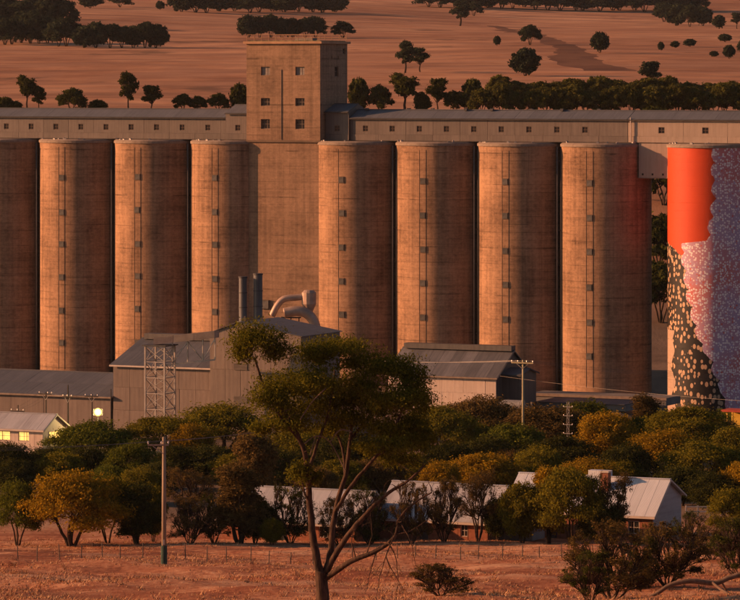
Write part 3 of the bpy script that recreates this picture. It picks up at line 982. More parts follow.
# ducting at the foot of the tower
def smooth_path(pts, k=6):
    out = []
    P_ = [pts[0]] + list(pts) + [pts[-1]]
    for i in range(1, len(P_) - 2):
        p0, p1, p2, p3 = [Vector(P_[i + j - 1]) for j in range(4)]
        for t in np.linspace(0, 1, k, endpoint=False):
            out.append(.5 * ((2 * p1) + (p2 - p0) * t + (2 * p0 - 5 * p1 + 4 * p2 - p3) * t * t + (3 * p1 - p0 - 3 * p2 + p3) * t ** 3))
    out.append(Vector(pts[-1]))
    return out
YD = 608.0
dk = thing('dust_duct', 'curved pinkish metal dust ducting against the foot of the elevator tower', 'duct', at(300, YD), 0)
b0 = at(300, YD)
def L_(px, py, dy=0): return W(px, py, YD + dy) - b0
MB().tube(smooth_path([L_(272, 316), L_(277, 306), L_(284, 299), L_(296, 297.5), L_(310, 296)]), .5, 10).build('upper_pipe', M['duct'], dk, smooth=True)
MB().tube(smooth_path([L_(284, 313, -1), L_(296, 311, -1), L_(306, 313, -1), L_(313, 320, -1), L_(316, 330, -1), L_(316, 345, -1), L_(316, 391, -1)]), .78, 12).build('down_pipe', M['duct'], dk, smooth=True)
cy = L_(309, 296)
MB().tube([cy + Vector((0, 0, .9)), cy + Vector((0, 0, .5)), cy + Vector((0, 0, -1.2)), cy + Vector((0, 0, -2.6))], [.7, 1.1, 1.1, .45], 14).build('cyclone', M['duct'], dk)
MB().box(-1.5, 1.5, -.8, .8, -.15, .0).build('walkway', M['darksteel'], dk, L_(291, 317, .5))
for px_ in (283, 291, 299):
    q = L_(px_, 317, .5)
    MB().bar(q + Vector((0, 0, -.1)), Vector((q.x, q.y, 0)), .16).build('support_leg', M['darksteel'], dk)
bx_ = L_(272, 305, 12)
vb = thing('wall_hatch', 'small dark hatch plate on the tower wall left of the ducting', 'hatch', row(56.3, 5.0, zpy(305, 640)), RZ)
MB().box(-.75, .75, -.18, .13, -.65, .65).build('plate', M['hatch'], vb)
MB().box(-.85, .85, -.24, -.0, .66, .78).build('hood', M['conduit'], vb)

# lattice tower with conveyor bridge
lt0 = at(160, 538)
lt = thing('lattice_tower', 'pale steel lattice tower standing before the corrugated warehouse', 'tower', lt0, RZ)
hw, LH = 1.45, 12.6
cor = [(-hw, -hw), (hw, -hw), (hw, hw), (-hw, hw)]
for (x, y) in cor:
    MB().bar((x, y, 0), (x, y, LH), .2).build('leg', M['steel'], lt)
nb = 6
for k in range(nb + 1):
    z = LH * k / nb
    if k > 0:
        for i in range(4):
            a, b = cor[i], cor[(i + 1) % 4]
            MB().bar((*a, z), (*b, z), .11).build('girt', M['steel'], lt)
    if k < nb:
        z2 = LH * (k + 1) / nb
        for i in range(4):
            a, b = cor[i], cor[(i + 1) % 4]
            MB().bar((*a, z + .05), (*b, z2 - .05), .08).build('brace', M['steel'], lt)
            MB().bar((*b, z + .05), (*a, z2 - .05), .08).build('brace', M['steel'], lt)
MB().box(-1.8, 1.8, -1.8, 1.8, LH, LH + .15).build('platform', M['darksteel'], lt)
cv = thing('conveyor_bridge', 'pinkish covered conveyor running from the lattice tower to the workhouse', 'conveyor', lt0 + Vector((0, 0, LH + .15)), RZ)
# inclined housing
a0, a1 = (-.6, 0, .0), (7.2, 2.5, .95)
L0 = Vector(a1) - Vector(a0)
hs = MB()
for t0, t1 in ((0, .32), (.325, .66), (.665, 1.0)):
    p, q = Vector(a0) + L0 * t0, Vector(a0) + L0 * t1
    m_ = MB().add([(p.x, p.y - .7, p.z), (q.x, q.y - .7, q.z), (q.x, q.y + .7, q.z), (p.x, p.y + .7, p.z),
                   (p.x, p.y - .7, p.z + .95), (q.x, q.y - .7, q.z + .95), (q.x, q.y + .7, q.z + .95), (p.x, p.y + .7, p.z + .95)],
                  [(0, 3, 2, 1), (4, 5, 6, 7), (0, 1, 5, 4), (1, 2, 6, 5), (2, 3, 7, 6), (3, 0, 4, 7)])
    m_.build('housing_panel', M['duct'], cv)
for t in (.3, .55, .8, 1.0):
    p = Vector(a0) + L0 * t
    MB().bar(p + Vector((0, -.5, 0)), p + Vector((0, -.5, -2.9)), .14).build('truss_post', M['steel'], cv)
pts = [Vector(a0) + L0 * t + Vector((0, -.5, -.1 if i % 2 else -2.8)) for i, t in enumerate((.3, .55, .8, 1.0))]
for p, q in zip(pts[:-1], pts[1:]):
    MB().bar(p, q, .1).build('truss_brace', M['steel'], cv)
p, q = Vector(a0) + L0 * .2 + Vector((0, -.5, -2.9)), Vector(a0) + L0 + Vector((0, -.5, -2.9))
MB().bar(p, q, .2).build('truss_chord', M['steel'], cv)

# shed right of the big tree
sc = shed('goods_shed', 'pale walled goods shed with patched grey roof right of the big tree', 'shed', at(388, 592), 17.2, 12, 5.0, 5.0, 6, 8.4, 'pale_wall', 'rust_roof', 1.75, 2, gable='dark_wall', rows_roof=2, fascia='trim')  # gable sheets coloured dark: shade of the unlit end put into the colour
MB().box(.2, 17.4, 5.2, 6.8, 8.35, 9.1).build('ridge_monitor', M['dark_wall'], sc)
MB().box(-.1, .6, -.06, .0, .9, 3.8).build('gable_door', M['trim'], sc, (17.2 + .07, 3.2, 0), (0, 0, math.radians(90)))
lt2 = shed('lean_to_shed', 'dark lean-to shed between the goods shed and the pale pole', 'shed', at(486, 588), 5.4, 6, 5.2, 5.2, 3, 5.9, 'dark_wall', 'shed_roof', 1.8, 1, gable='dark_wall', fascia='darksteel')
tk = thing('grain_duct', 'fat grey elbow duct lying beside the dark lean-to shed', 'duct', at(508, 574), RZ)
MB().tube(smooth_path([(-2.4, 0, .2), (-1.6, 0, 1.2), (-.6, 0, 1.75), (.6, 0, 1.8), (2.2, 0, 1.8)]), .72, 14).build('pipe', M['grey_sheet'], tk, smooth=True)
MB().tube([(2.2, 0, 1.8), (2.35, 0, 1.8)], .85, 14).build('flange', M['steel'], tk)
MB().tube([(2.3, 0, 1.75), (3.6, 0, 1.5), (3.65, 0, 2.3)], .14, 8).build('nozzle', M['steel'], tk)
for x in (-.2, 1.6):
    MB().box(x - .12, x + .12, -.5, .5, 0, 1.15).build('cradle', M['darksteel'], tk)
# low loading platform along the foot of the silos
pf = thing('loading_platform', 'long low concrete loading platform at the foot of the right-hand silos', 'platform', at(528, 603), RZ)
for i in range(8):
    MB().box(i * 2.75, i * 2.75 + 2.73, 0, 6, 0, 1.15).build('slab', M['platform'], pf)
MB().box(-.1, 22.1, -.16, -.004, .8, 1.2).build('edge_beam', M['trim'], pf)
pf2 = thing('loading_platform', 'low grey sheet roof in front of the long loading platform', 'platform', at(536, 590), RZ)
MB().box(0, 14, 0, 7.4, 0, .9).build('base', M['platform'], pf2)
for i in range(6):
    MB().prism_x([(-.3, .95), (7.5, 1.0), (7.5, 1.05), (-.3, 1.0)], i * 2.33, i * 2.33 + 2.3).build('roof_sheet', M['shed_roof'], pf2)

# houses
ha = shed('house', 'house with bright pale iron roof and gable end, right of the driveway trees', 'house', at(507, 405), 15.6, 8.0, 3.0, 4.2, 4.0, 6.0, 'brick', 'house_roof', 1.1, 1, gable='house_roof_grey', over=.4, fascia='palefascia',
          openings=((1.2, 2.4, 1.0, 2.2), (4.4, 5.4, .0, 2.1, 'door'), (8.0, 9.4, 1.0, 2.2), (13.0, 14.2, .9, 2.2)))
ck = MB().box(-.4, .4, -.4, .4, 0, 2.0).build('chimney', M['brick'], ha, (9.6, 2.6, 4.6))
MB().box(-.48, .48, -.48, .48, 2.0, 2.15).build('chimney_cap', M['palefascia'], ck)
MB().box(-1.2, 1.0, -.5, .5, 0, 1.0).build('roof_box', M['house_roof'], ha, (8.4, 4.4, 5.6))
hb_ = shed('house', 'brick house with weathered grey iron roof just right of the big tree trunk', 'house', at(380, 400), 11.6, 8.0, 2.5, 2.5, 4.0, 5.4, 'brick', 'house_roof_grey', 1.1, 1, gable='brick', over=.5, fascia='palefascia',
           openings=((1.6, 2.6, .8, 1.9), (4.3, 5.2, .0, 2.0, 'door'), (8.7, 9.5, .7, 1.9)))
hc = shed('house', 'low dark house with grey iron roof behind the big tree trunk', 'house', at(222, 402), 14.6, 8.0, 2.4, 2.4, 4.0, 5.0, 'brick', 'house_roof_grey', 1.2, 1, gable='brick', over=.5, fascia='palefascia',
           openings=((2.0, 3.0, .8, 1.9), (6.3, 7.2, .0, 2.0, 'door'), (10.7, 11.7, .7, 1.9)))
gs = shed('garden_shed', 'grey sheet metal garden shed between the two pale roofed houses', 'shed', at(491, 398), 4.4, 3.2, 1.9, 2.2, 3.0, 2.25, 'grey_sheet', 'house_roof_grey', .75, 1, gable='grey_sheet', over=.15, fascia='trim')
hd = shed('cottage', 'small cottage with pale roof and lit windows at the left edge', 'cottage', at(-22, 522), 9.6, 6.0, 3.3, 3.3, 3.0, 4.9, 'pale_wall', 'house_roof_grey', 1.2, 1, gable='pale_wall', over=.4, fascia='palefascia',
          openings=((2.4, 4.8, 1.6, 2.8, 'litpane'), (6.0, 7.6, 1.6, 2.8, 'litpane')))
window(hd, 1.5, 4.6, 1.5, 2.8, -9.66, 'litpane', (3, 0), 'palefascia', rot=(0, 0, math.radians(90)))
# small shelter with red roof under the painted silo
rs = thing('red_roofed_shelter', 'small shelter with red roof under the painted silo', 'shelter', at(738, 555), RZ)
for x in (-1.6, 1.6):
    for y in (0, 2.2):
        MB().box(x - .12, x + .12, y - .12, y + .12, 0, 2.35).build('post', M['yellow'], rs)
MB().box(-2.3, 2.3, -.6, 2.8, 2.35, 2.6).build('roof', M['redroof'], rs)
MB().box(-1.4, 1.4, 2.1, 2.25, 0, 2.3).build('back_panel', M['yellow'], rs)

# ------------------------------------------------------------------ poles, wires, fences, floodlight
def sag_wire(a, b, sag=.5, r=.014, n=14):
    a, b = Vector(a), Vector(b)
    return MB().tube([a.lerp(b, t) - Vector((0, 0, 4 * sag * t * (1 - t))) for t in np.linspace(0, 1, n)], r, 4, False)
def wire(a, b, label, sag=.5, r=.014):
    a = Vector(a)
    o = sag_wire((0, 0, 0), Vector(b) - a, sag, r).build('overhead_wire', M['wire'], None, a)
    tag(o, label, 'wire', 'overhead wires')
    return o
ME_INS = MB().tube([(0, 0, 0), (0, 0, .08), (0, 0, .1), (0, 0, .24)], [.03, .04, .085, .05], 8).mesh('insulator', M['insul'])
def power_pole(px, py_top, Y, label, mat='pole_dark', arm_dz=.4, arm=1.1, r=.14, ins=(-.9, 0.0, .9), rz=RZ, stub=None, arm_off=0.0, name='power_pole', base=None):
    b = at(px, Y) if base is None else base
    h = W(px, py_top, b.y).z - b.z
    root = thing(name, label, 'pole', b, rz, 'utility poles')
    MB().tube([(0, 0, -.4), (0, 0, h * .5), (0, 0, h)], [r, r * .88, r * .72], 10).build('pole', M[mat], root, smooth=True)
    if arm:
        c = MB().box(-arm + arm_off, arm + arm_off, -r - .1, -r + .02, h - arm_dz - .07, h - arm_dz + .07).build('crossarm', M[mat], root)
        for x in ins:
            inst('insulator', ME_INS, c, (x * arm + arm_off, -r - .04, h - arm_dz + .07))
        for s_ in (-1, 1):
            MB().bar((s_ * arm * .55 + arm_off, -r - .03, h - arm_dz - .07), (0, -r * .8, h - arm_dz - .75), .05).build('arm_brace', M['steel'], root)
    if stub:
        MB().tube([(0, 0, -.3), (0, 0, stub)], r * 1.28, 10).build('stub_sleeve', M['greensteel'], root)
        MB().box(-.05, .05, -r * 1.5, -r * 1.2, stub + .1, stub + .5).build('tag_plate', M['insul'], root)
    tops = [root.matrix_basis @ Vector((x * arm + arm_off, -r - .04, h - arm_dz + .3)) for x in ins] if arm else [root.matrix_basis @ Vector((0, 0, h))]
    return root, tops
hb0 = hit(164, 565, 200, 420)
_, tm = power_pole(164, 437, 0, 'lone brown timber pole with dark green foot in the red paddock', 'pole', .62, .85, .20, (-.95, .3, .95), 0, 1.55, -.45, base=hb0)
_, tr = power_pole(523, 360, 508, 'tall pale timber pole before the silos, right of the goods shed', 'pole_pale', .35, 1.5, .17, (-.95, -.4, .4, .95), RZ)
_, p1 = power_pole(18, 405, 530, 'small dark pole above the cottage roof, leftmost of the power poles', arm_dz=.8, arm=1.0, r=.10)
_, p2 = power_pole(46, 392, 530, 'dark power pole with white insulators right of the cottage', arm_dz=.25, arm=1.0, r=.12, ins=(-.9, .35, .95))
_, p3 = power_pole(68, 385, 528, 'tallest dark power pole of the left group, between cottage and floodlight', arm_dz=1.55, arm=.7, r=.13)
_, p4 = power_pole(92, 394, 532, 'thin dark power pole just behind the bright floodlight', arm_dz=.3, arm=1.0, r=.09)
power_pole(111, 389, 536, 'dark pole without arm at the left corner of the warehouse', arm=0, r=.10, ins=())
power_pole(127, 424, 520, 'short thick post among bushes right of the floodlight', arm=0, r=.16, mat='pole', ins=())
def wires_between(A, B, what, sag=.35):
    for i, (a, b) in enumerate(zip(A, B)):
        wire(a, b, f'{("near", "middle", "far", "outer")[i]} thin overhead wire {what}', sag)
left_end = [Vector((-60.0, 536, 5.6 + i * .15)) for i in range(3)]
wires_between(p1, p2, 'from the cottage pole to the next pole')
wires_between(p2, p3, 'between the two darkest poles right of the cottage')
wires_between(p3, p4, 'towards the pole behind the floodlight')
wires_between(left_end, p1, 'leaving the cottage pole to the left', .4)
far_r = [Vector((64.0, 505 + i * 2.0, 10.2 + i * .2)) for i in range(4)]
wires_between(tr, far_r, 'from the pale pole to the right edge', .9)
far_l = [Vector((-16.0, 556 + i * 1.0, 10.4)) for i in range(4)]
wires_between(far_l, tr, 'from the big tree to the pale pole', .7)
wires_between([Vector((-43, 300, 20.6 + .3 * i)) for i in range(3)], tm, 'crossing left of the lone timber pole', .4)
wires_between(tm, [Vector((2.0, 352, 19.6 + .2 * i)) for i in range(3)], 'running right from the lone timber pole', .5)
wire(W(500, 376, 560), W(745, 401, 520), 'low wire crossing the silo feet to the right edge', .3)

# slim lattice aerial mast
am0 = at(568, 500)
am = thing('aerial_mast', 'slim pale lattice aerial mast rising from bushes left of the round golden bush', 'mast', am0, RZ)
ah = W(568, 402, 500).z - am0.z
for x in (-.14, .14):
    MB().bar((x, 0, 0), (x, 0, ah), .045).build('leg', M['steel'], am)
for k in range(14):
    z = k * ah / 14
    MB().bar((-.14 if k % 2 else .14, 0, z), (.14 if k % 2 else -.14, 0, z + ah / 14), .03).build('lacing', M['steel'], am)
for z in (ah - .6, ah - 1.7, ah - 2.8, ah - 3.9):
    a = MB().bar((-.62, 0, z), (.62, 0, z), .06).build('crossarm', M['steel'], am)
    for x in (-.58, .58):
        inst('insulator', ME_INS, a, (x, 0, z), scale=(.6, .6, .6))

# floodlight by the warehouse (lit)
fl0 = at(98, 524)
fz = W(98, 412, 524).z - fl0.z
fl = thing('floodlight', 'glowing yellow floodlight on a post before the low shed', 'floodlight', fl0, 0)
MB().tube([(0, .25, 0), (0, .25, fz)], .07, 8).build('post', M['darksteel'], fl)
MB().box(-.12, .12, .05, .3, fz - .1, fz + .1).build('bracket', M['darksteel'], fl)
hd_ = MB().add([(-.6, -.1, fz - .42), (.6, -.1, fz - .42), (.6, -.1, fz + .42), (-.6, -.1, fz + .42), (-.3, .25, fz - .2), (.3, .25, fz - .2), (.3, .25, fz + .2), (-.3, .25, fz + .2)],
               [(4, 5, 6, 7)[::-1], (0, 1, 5, 4)[::-1], (1, 2, 6, 5)[::-1], (2, 3, 7, 6)[::-1], (3, 0, 4, 7)[::-1]]).build('housing', M['darksteel'], fl)
lens = MB().tube([(0, -.10, fz), (0, -.16, fz), (0, -.26, fz), (0, -.30, fz)], [.52, .52, .40, .12], 20).build('lamp_glass', M['lamp'], hd_)
ld = bpy.data.lights.new('floodlight_light', 'POINT')
ld.energy = 1300; ld.color = (1.0, .72, .28); ld.shadow_soft_size = .4
lo = bpy.data.objects.new('floodlight_light', ld)
lo.location = (0, -.75, fz)
link(lo, fl)

# wire fence across the paddock
fx0 = at(-25, 338)
fe = thing('wire_fence', 'thin post and wire fence across the red paddock', 'fence', fx0, 0)
ME_FP = MB().tube([(0, 0, -.2), (0, 0, 1.3)], .045, 5).mesh('post', M['fencepost'])
tops = []
for i, px in enumerate(range(-25, 640, 21)):
    p = at(px + rnd.uniform(-3, 3), 338 + rnd.uniform(-.4, .4)) - fx0
    inst('post', ME_FP, fe, p, (rnd.uniform(-.05, .05), rnd.uniform(-.06, .06), 0), (1, 1, rnd.uniform(.85, 1.08)))
    tops.append(p)
for hgt in (.35, .75, 1.12):
    MB().tube([p + Vector((0, -.03, hgt)) for p in tops], .012, 3, False).build('strand', M['wire'], fe)
rfz = hit(686, 516, 380, 500)
rf_ = thing('rail_fence', 'short pale rail fence beside the gable of the pale roofed house', 'fence', rfz, 0)
ME_RP = MB().box(-.07, .07, -.07, .07, -.2, 1.15).mesh('post', M['palefascia'])
prev = None
for i in range(8):
    x = rfz.x + i * 1.3
    p = Vector((x, rfz.y, float(gz(x, rfz.y)))) - rfz
    inst('post', ME_RP, rf_, p)
    if prev is not None:
        for zz in (.5, 1.02):
            MB().bar(prev + Vector((0, -.1, zz)), p + Vector((0, -.1, zz)), .11).build('rail', M['palefascia'], rf_)
    prev = p
hut = shed('low_hut', 'low whitish hut half hidden between the left-hand bushes', 'hut', at(18, 452), 2.6, 2.0, 1.3, 1.3, 1.0, 1.75, 'palefascia', 'house_roof', .65, 1, gable='palefascia', over=.15, fascia='redroof')

# ------------------------------------------------------------------ trees
def leaf_mesh(name, clumps, size, seed, mat, aspect=.42, droop=.0, shell=.45, sub=26, out=.35):
    g = np.random.default_rng(seed)
    cs, outs = [], []
    for (cx, cy, cz, rx, ry, rz, cnt) in clumps:
        k = max(3, int(cnt / sub))
        d = g.normal(size=(k, 3)); d /= np.linalg.norm(d, axis=1)[:, None]
        low = d[:, 2] < -.35
        d[low, 2] *= -.6
        d /= np.linalg.norm(d, axis=1)[:, None]
        sc_ = d * (g.random((k, 1)) ** shell)
        w = g.random(k) ** 1.5 + .25
        pick = g.choice(k, cnt, p=w / w.sum())
        off = g.normal(size=(cnt, 3)) * .2
        u = sc_[pick] + off
        cs.append(u * np.array([rx, ry, rz]) + np.array([cx, cy, cz]))
        outs.append(d[pick])
    c = np.concatenate(cs); o = np.concatenate(outs)
    n = len(c)
    nrm = g.normal(size=(n, 3)) + o * out * 3 + np.array([0, 0, .35])
    nrm /= np.linalg.norm(nrm, axis=1)[:, None]
    a = g.normal(size=(n, 3)); a[:, 2] -= droop
    a -= nrm * (a * nrm).sum(1)[:, None]
    a /= np.linalg.norm(a, axis=1)[:, None] + 1e-9
    b = np.cross(nrm, a)
    s = size * g.uniform(.6, 1.35, (n, 1))
    a, b = a * s * .5, b * s * .5 * aspect
    v = np.stack([c - a, c + b + a * .1, c + a, c - b + a * .1], 1).reshape(-1, 3)
    q = np.arange(4 * n).reshape(n, 4)
    return fast_mesh(name, v, q, mat)

def limb(mb, p0, p1, r0, r1, rng, bend=.12, n=5, sides=6):
    p0, p1 = Vector(p0), Vector(p1)
    L = (p1 - p0).length
    k = Vector((rng.uniform(-1, 1), rng.uniform(-1, 1), rng.uniform(-.2, .8))) * L * bend
    pts, rr = [], []
    for i in range(n + 1):
        t = i / n
        pts.append(p0.lerp(p1, t) + k * (4 * t * (1 - t)) + Vector((rng.uniform(-1, 1), rng.uniform(-1, 1), 0)) * L * .02)
        rr.append(r0 + (r1 - r0) * t)
    mb.tube(pts, rr, sides, True)
    return pts

def proto(kind, seed, far=False):
    """returns (trunk mesh, crown mesh, width, height)"""
    rng = random.Random(seed)
    cl, tb = [], MB()
    size, cnt = (.23, 1400) if not far else (.62, 420)
    asp, droop, shell = .45, .3, .45
    if kind == 'dome':
        w, h = 8.0, 6.0
        n = 17
        for i in range(n):
            a = i * 2.399 + rng.uniform(-.3, .3)
            t = (i + .5) / n
            zz = .26 + .60 * (1 - t) ** .7
            rr = .5 * w * min(1, math.sqrt(t) * 1.0) * .76
            r_ = w * rng.uniform(.15, .22)
            cl.append((rr * math.cos(a), rr * math.sin(a), h * zz + rng.uniform(-.35, .3), r_, r_, r_ * rng.uniform(.55, .8), int(cnt * rng.uniform(.7, 1.3))))
        stems = 4
    elif kind == 'umbrella':
        w, h = 8.5, 6.5
        for i in range(13):
            a = i * 2.399
            t = (i + .5) / 13
            rr = .5 * w * math.sqrt(t) * .8
            r_ = w * rng.uniform(.15, .22)
            cl.append((rr * math.cos(a), rr * math.sin(a), h * (.82 - .3 * t * t) + rng.uniform(-.3, .3), r_, r_, r_ * .5, int(cnt * rng.uniform(.7, 1.2))))
        stems = 2
    elif kind == 'round':
        w, h = 6.0, 5.0
        for i in range(20):
            a = i * 2.399
            z = 1 - 2 * (i + .5) / 20
            rr = math.sqrt(1 - z * z)
            r_ = w * rng.uniform(.15, .21)
            cl.append((rr * math.cos(a) * w * .31, rr * math.sin(a) * w * .31, h * .5 + z * h * .33, r_, r_, r_ * .85, int(cnt * rng.uniform(.7, 1.2))))
        stems = 3
    elif kind == 'gum':
        w, h = 6.0, 8.5
        for i in range(13):
            a = rng.uniform(0, 6.28)
            t = rng.random()
            rr = w * .5 * rng.uniform(.2, .72) * (1 - .35 * t)
            r_ = w * rng.uniform(.18, .25)
            cl.append((rr * math.cos(a), rr * math.sin(a), h * (.36 + .52 * t), r_, r_, r_ * .75, int(cnt * rng.uniform(.6, 1.3))))
        stems = 1
    elif kind == 'column':
        w, h = 4.2, 7.0
        for i in range(16):
            a = i * 2.399
            t = (i + .5) / 16
            rr = w * .5 * .5 * (1 - .4 * t) * rng.uniform(.5, 1.2)
            r_ = w * rng.uniform(.17, .25)
            cl.append((rr * math.cos(a), rr * math.sin(a), h * (.16 + .72 * t), r_, r_, r_ * .9, int(cnt * rng.uniform(.7, 1.2))))
        stems = 3
    elif kind == 'sparse':
        w, h = 5.0, 5.0
        size, cnt = (.17, 420) if not far else (.6, 100)
        asp = .35
        for i in range(24):
            a = i * 2.399
            t = rng.random()
            rr = w * .5 * (.25 + .65 * rng.random())
            r_ = w * rng.uniform(.10, .17)
            cl.append((rr * math.cos(a), rr * math.sin(a), h * (.32 + .58 * t), r_, r_, r_ * .9, int(cnt * rng.uniform(.6, 1.3))))
        stems = 5
    elif kind == 'twig':
        w, h = 5.0, 4.4
        size, cnt, asp = .15, 230, .35
        for i in range(44):
            a = i * 2.399
            t = rng.random()
            rr = w * .5 * math.sqrt(rng.random()) * .86 * (.55 + .45 * math.sin(math.pi * min(1, t * .8 + .2)))
            r_ = w * rng.uniform(.07, .13)
            cl.append((rr * math.cos(a), rr * math.sin(a), h * (.10 + .80 * t) * (1 - .25 * (rr / (w * .5)) ** 2), r_, r_, r_ * .9, int(cnt * rng.uniform(.5, 1.3))))
        stems = 9
    base = []
    for s_ in range(stems):
        a = s_ * 6.283 / stems + rng.uniform(-.4, .4)
        k = 0 if stems == 1 else .08 * w
        top = Vector((math.cos(a) * k * 1.6, math.sin(a) * k * 1.6, h * (rng.uniform(.08, .2) if kind == 'twig' else rng.uniform(.28, .42))))
        r0 = .030 * h * (1.0 if stems == 1 else .72 if stems < 8 else .4)
        limb(tb, (math.cos(a) * k * .25, math.sin(a) * k * .25, -.15), top, r0, r0 * .7, rng, .08)
        base.append((top, r0 * .7))
    for c in cl:
        p = Vector(c[:3])
        b_, r_ = min(base, key=lambda q: (q[0].xy - p.xy).length)
        pts = limb(tb, b_, p - Vector((0, 0, c[5] * .2)), r_ * .75, .025, rng, .15, 5, 5)
        if not far:
            for k in range(7 if kind in ('sparse', 'twig') else 2):
                q = pts[rng.randint(2, 4)]
                e = p + Vector((rng.uniform(-1, 1) * c[3], rng.uniform(-1, 1) * c[4], rng.uniform(-.4, 1.0) * c[5]))
                limb(tb, q, e, .03, .008, rng, .12, 3, 4)
    tm_ = tb.mesh('trunk', M['bark_dark'], True)
    cm = leaf_mesh('crown', cl, size, seed, LEAF['green'], asp, droop, shell)
    return tm_, cm, w, h
PROTO = {}
for kd in ('dome', 'umbrella', 'round', 'gum', 'column', 'sparse', 'twig'):
    PROTO[kd] = [proto(kd, 100 + i * 7 + len(kd)) for i in range(3)]
for kd in ('dome', 'round', 'gum', 'sparse'):
    PROTO['far_' + kd] = [proto(kd, 300 + i * 5 + len(kd), True) for i in range(3)]
_cnt = [0]
def plant(kind, pos, w, h, key, label, name='tree', cat='tree', group=None, var=None, bark=None):
    _cnt[0] += 1
    ps = PROTO[kind]
    t_, c_, w0, h0 = ps[(var if var is not None else _cnt[0]) % len(ps)]
    root = thing(name, label, cat, pos, rnd.uniform(0, 6.28), group)
    root.scale = (w / w0, w / w0, h / h0)
    inst('trunk', t_, root, mat=M[bark] if bark else None)
    inst('crown', c_, root, mat=LEAF[key])
    return root
def mid(kind, px, top, wpx, h, key, label, name='tree', cat='tree', group='trees and bushes between paddock and silos', Y=None, var=None):
    """tree whose top is seen at (px, top); its distance follows from its height standing on the ground"""
    if Y is None:
        Ys = np.arange(340, 640, 1.0)
        hh = CZ - (top - HZ) / F * Ys - gz((px - 370) / F * Ys, Ys)
        Y = float(Ys[np.argmin(abs(hh - h))])
    b = at(px, Y)
    h = W(px, top, Y).z - b.z
    return plant(kind, b, wpx / F * Y * 1.2, h * 1.08, key, label, name, cat, group, var)

# behind, left
mid('dome', 92, 426, 92, 6.0, 'green', 'wide dark green tree filling the space below the floodlight')
mid('round', 8, 446, 44, 5.0, 'dark', 'dark bush at the left edge before the lit cottage', 'bush', 'bush')
mid('dome', 130, 446, 50, 5.2, 'green', 'green tree below the thick post right of the floodlight')
mid('umbrella', 162, 419, 74, 6.4, 'olive', 'flat topped olive tree in front of the lattice tower')
mid('dome', 222, 408, 92, 6.6, 'olive', 'large olive gold tree below the workhouse front')
mid('dome', 192, 428, 50, 5.6, 'gold', 'golden green tree between lattice tower and workhouse')
mid('column', 255, 436, 54, 6.8, 'brown', 'tall brownish tree left of the big gum trunk', Y=420)
mid('round', 275, 452, 44, 5.0, 'dark', 'dark bush under the left side of the big gum')
mid('dome', 300, 430, 70, 6.0, 'olive', 'olive tree behind the left limb of the big gum')
mid('dome', 352, 436, 74, 6.0, 'dark', 'dark tree seen between the limbs of the big gum')
mid('umbrella', 400, 432, 66, 6.0, 'green', 'green tree behind the right side of the big gum crown')
mid('round', 318, 470, 40, 4.6, 'brown', 'brown bush behind the fork of the big gum')
mid('round', 108, 468, 40, 4.0, 'green', 'small green bush above the golden paddock tree', 'bush', 'bush')
mid('round', 160, 464, 46, 4.0, 'dark', 'small dark bush just behind the top of the lone pole', 'bush', 'bush')
mid('sparse', 190, 470, 50, 5.0, 'brown', 'thin brown shrub right of the lone pole, farther back', 'shrub', 'shrub')
mid('round', 44, 450, 40, 4.2, 'dark', 'dark bush between cottage and low hut', 'bush', 'bush')
# front row, left
mid('dome', 18, 486, 46, 5.0, 'green', 'dark green tree at the left edge of the paddock', Y=386)
mid('dome', 72, 477, 98, 6.0, 'gold', 'wide golden orange tree at the near edge of the paddock', Y=384)
mid('dome', 108, 482, 50, 5.4, 'olive', 'olive tree leaning against the golden paddock tree', Y=389)
mid('column', 137, 486, 44, 5.0, 'dark', 'dark bushy tree just left of the lone pole', Y=388)
mid('round', 153, 489, 26, 5.0, 'olive', 'small olive bush directly behind the lone pole', 'bush', 'bush', Y=393)
mid('twig', 190, 496, 44, 4.4, 'brown', 'sparse twiggy shrub just right of the lone pole', 'shrub', 'shrub', Y=386)
mid('twig', 214, 488, 36, 5.0, 'dark', 'dark twiggy shrub left of the low dark house', 'shrub', 'shrub', Y=390)
mid('column', 240, 468, 56, 6.5, 'brown', 'tall brown leaved tree covering the left end of the low dark house', Y=388)
mid('round', 272, 520, 24, 1.8, 'olive', 'small yellow green bush before the low dark house', 'bush', 'bush', Y=386)
mid('twig', 290, 480, 50, 5.4, 'dark', 'bare looking tree before the low dark house', Y=392)
# right, behind the houses
mid('dome', 478, 401, 78, 6.2, 'brown', 'brownish tree before the pale goods shed wall')
mid('dome', 440, 410, 70, 6.2, 'olive', 'olive tree just right of the big gum crown')
mid('dome', 545, 410, 92, 6.2, 'brown', 'broad bronze tree behind the pale timber pole')
mid('round', 585, 405, 60, 6.0, 'green', 'green tree behind the aerial mast')
mid('round', 514, 427, 58, 5.6, 'green', 'rounded bright green bush at the foot of the pale pole', 'bush', 'bush')
mid('round', 607, 416, 56, 6.2, 'gold', 'round golden bush right of the aerial mast', 'bush', 'bush')
mid('column', 646, 397, 36, 6.4, 'brown', 'upright bronze tree before the gap between the last silos')
mid('dome', 688, 410, 78, 6.0, 'olive', 'olive tree at the foot of the painted silo')
mid('round', 738, 430, 50, 5.6, 'olive', 'olive bush at the right edge below the red shelter', 'bush', 'bush')
mid('dome', 662, 434, 72, 5.6, 'gold', 'golden olive tree above the pale house gable')
mid('dome', 704, 446, 84, 5.6, 'olive', 'broad olive tree right of the pale house gable')
mid('round', 745, 466, 46, 5.0, 'gold', 'gold tinged bush cut by the right edge', 'bush', 'bush')
mid('dome', 626, 448, 56, 5.4, 'dark', 'dark tree directly behind the pale house chimney')
mid('dome', 560, 440, 70, 5.2, 'dark', 'dark tree below the aerial mast')
mid('round', 448, 446, 46, 5.0, 'dark', 'dark bush above the weathered house roof', 'bush', 'bush')
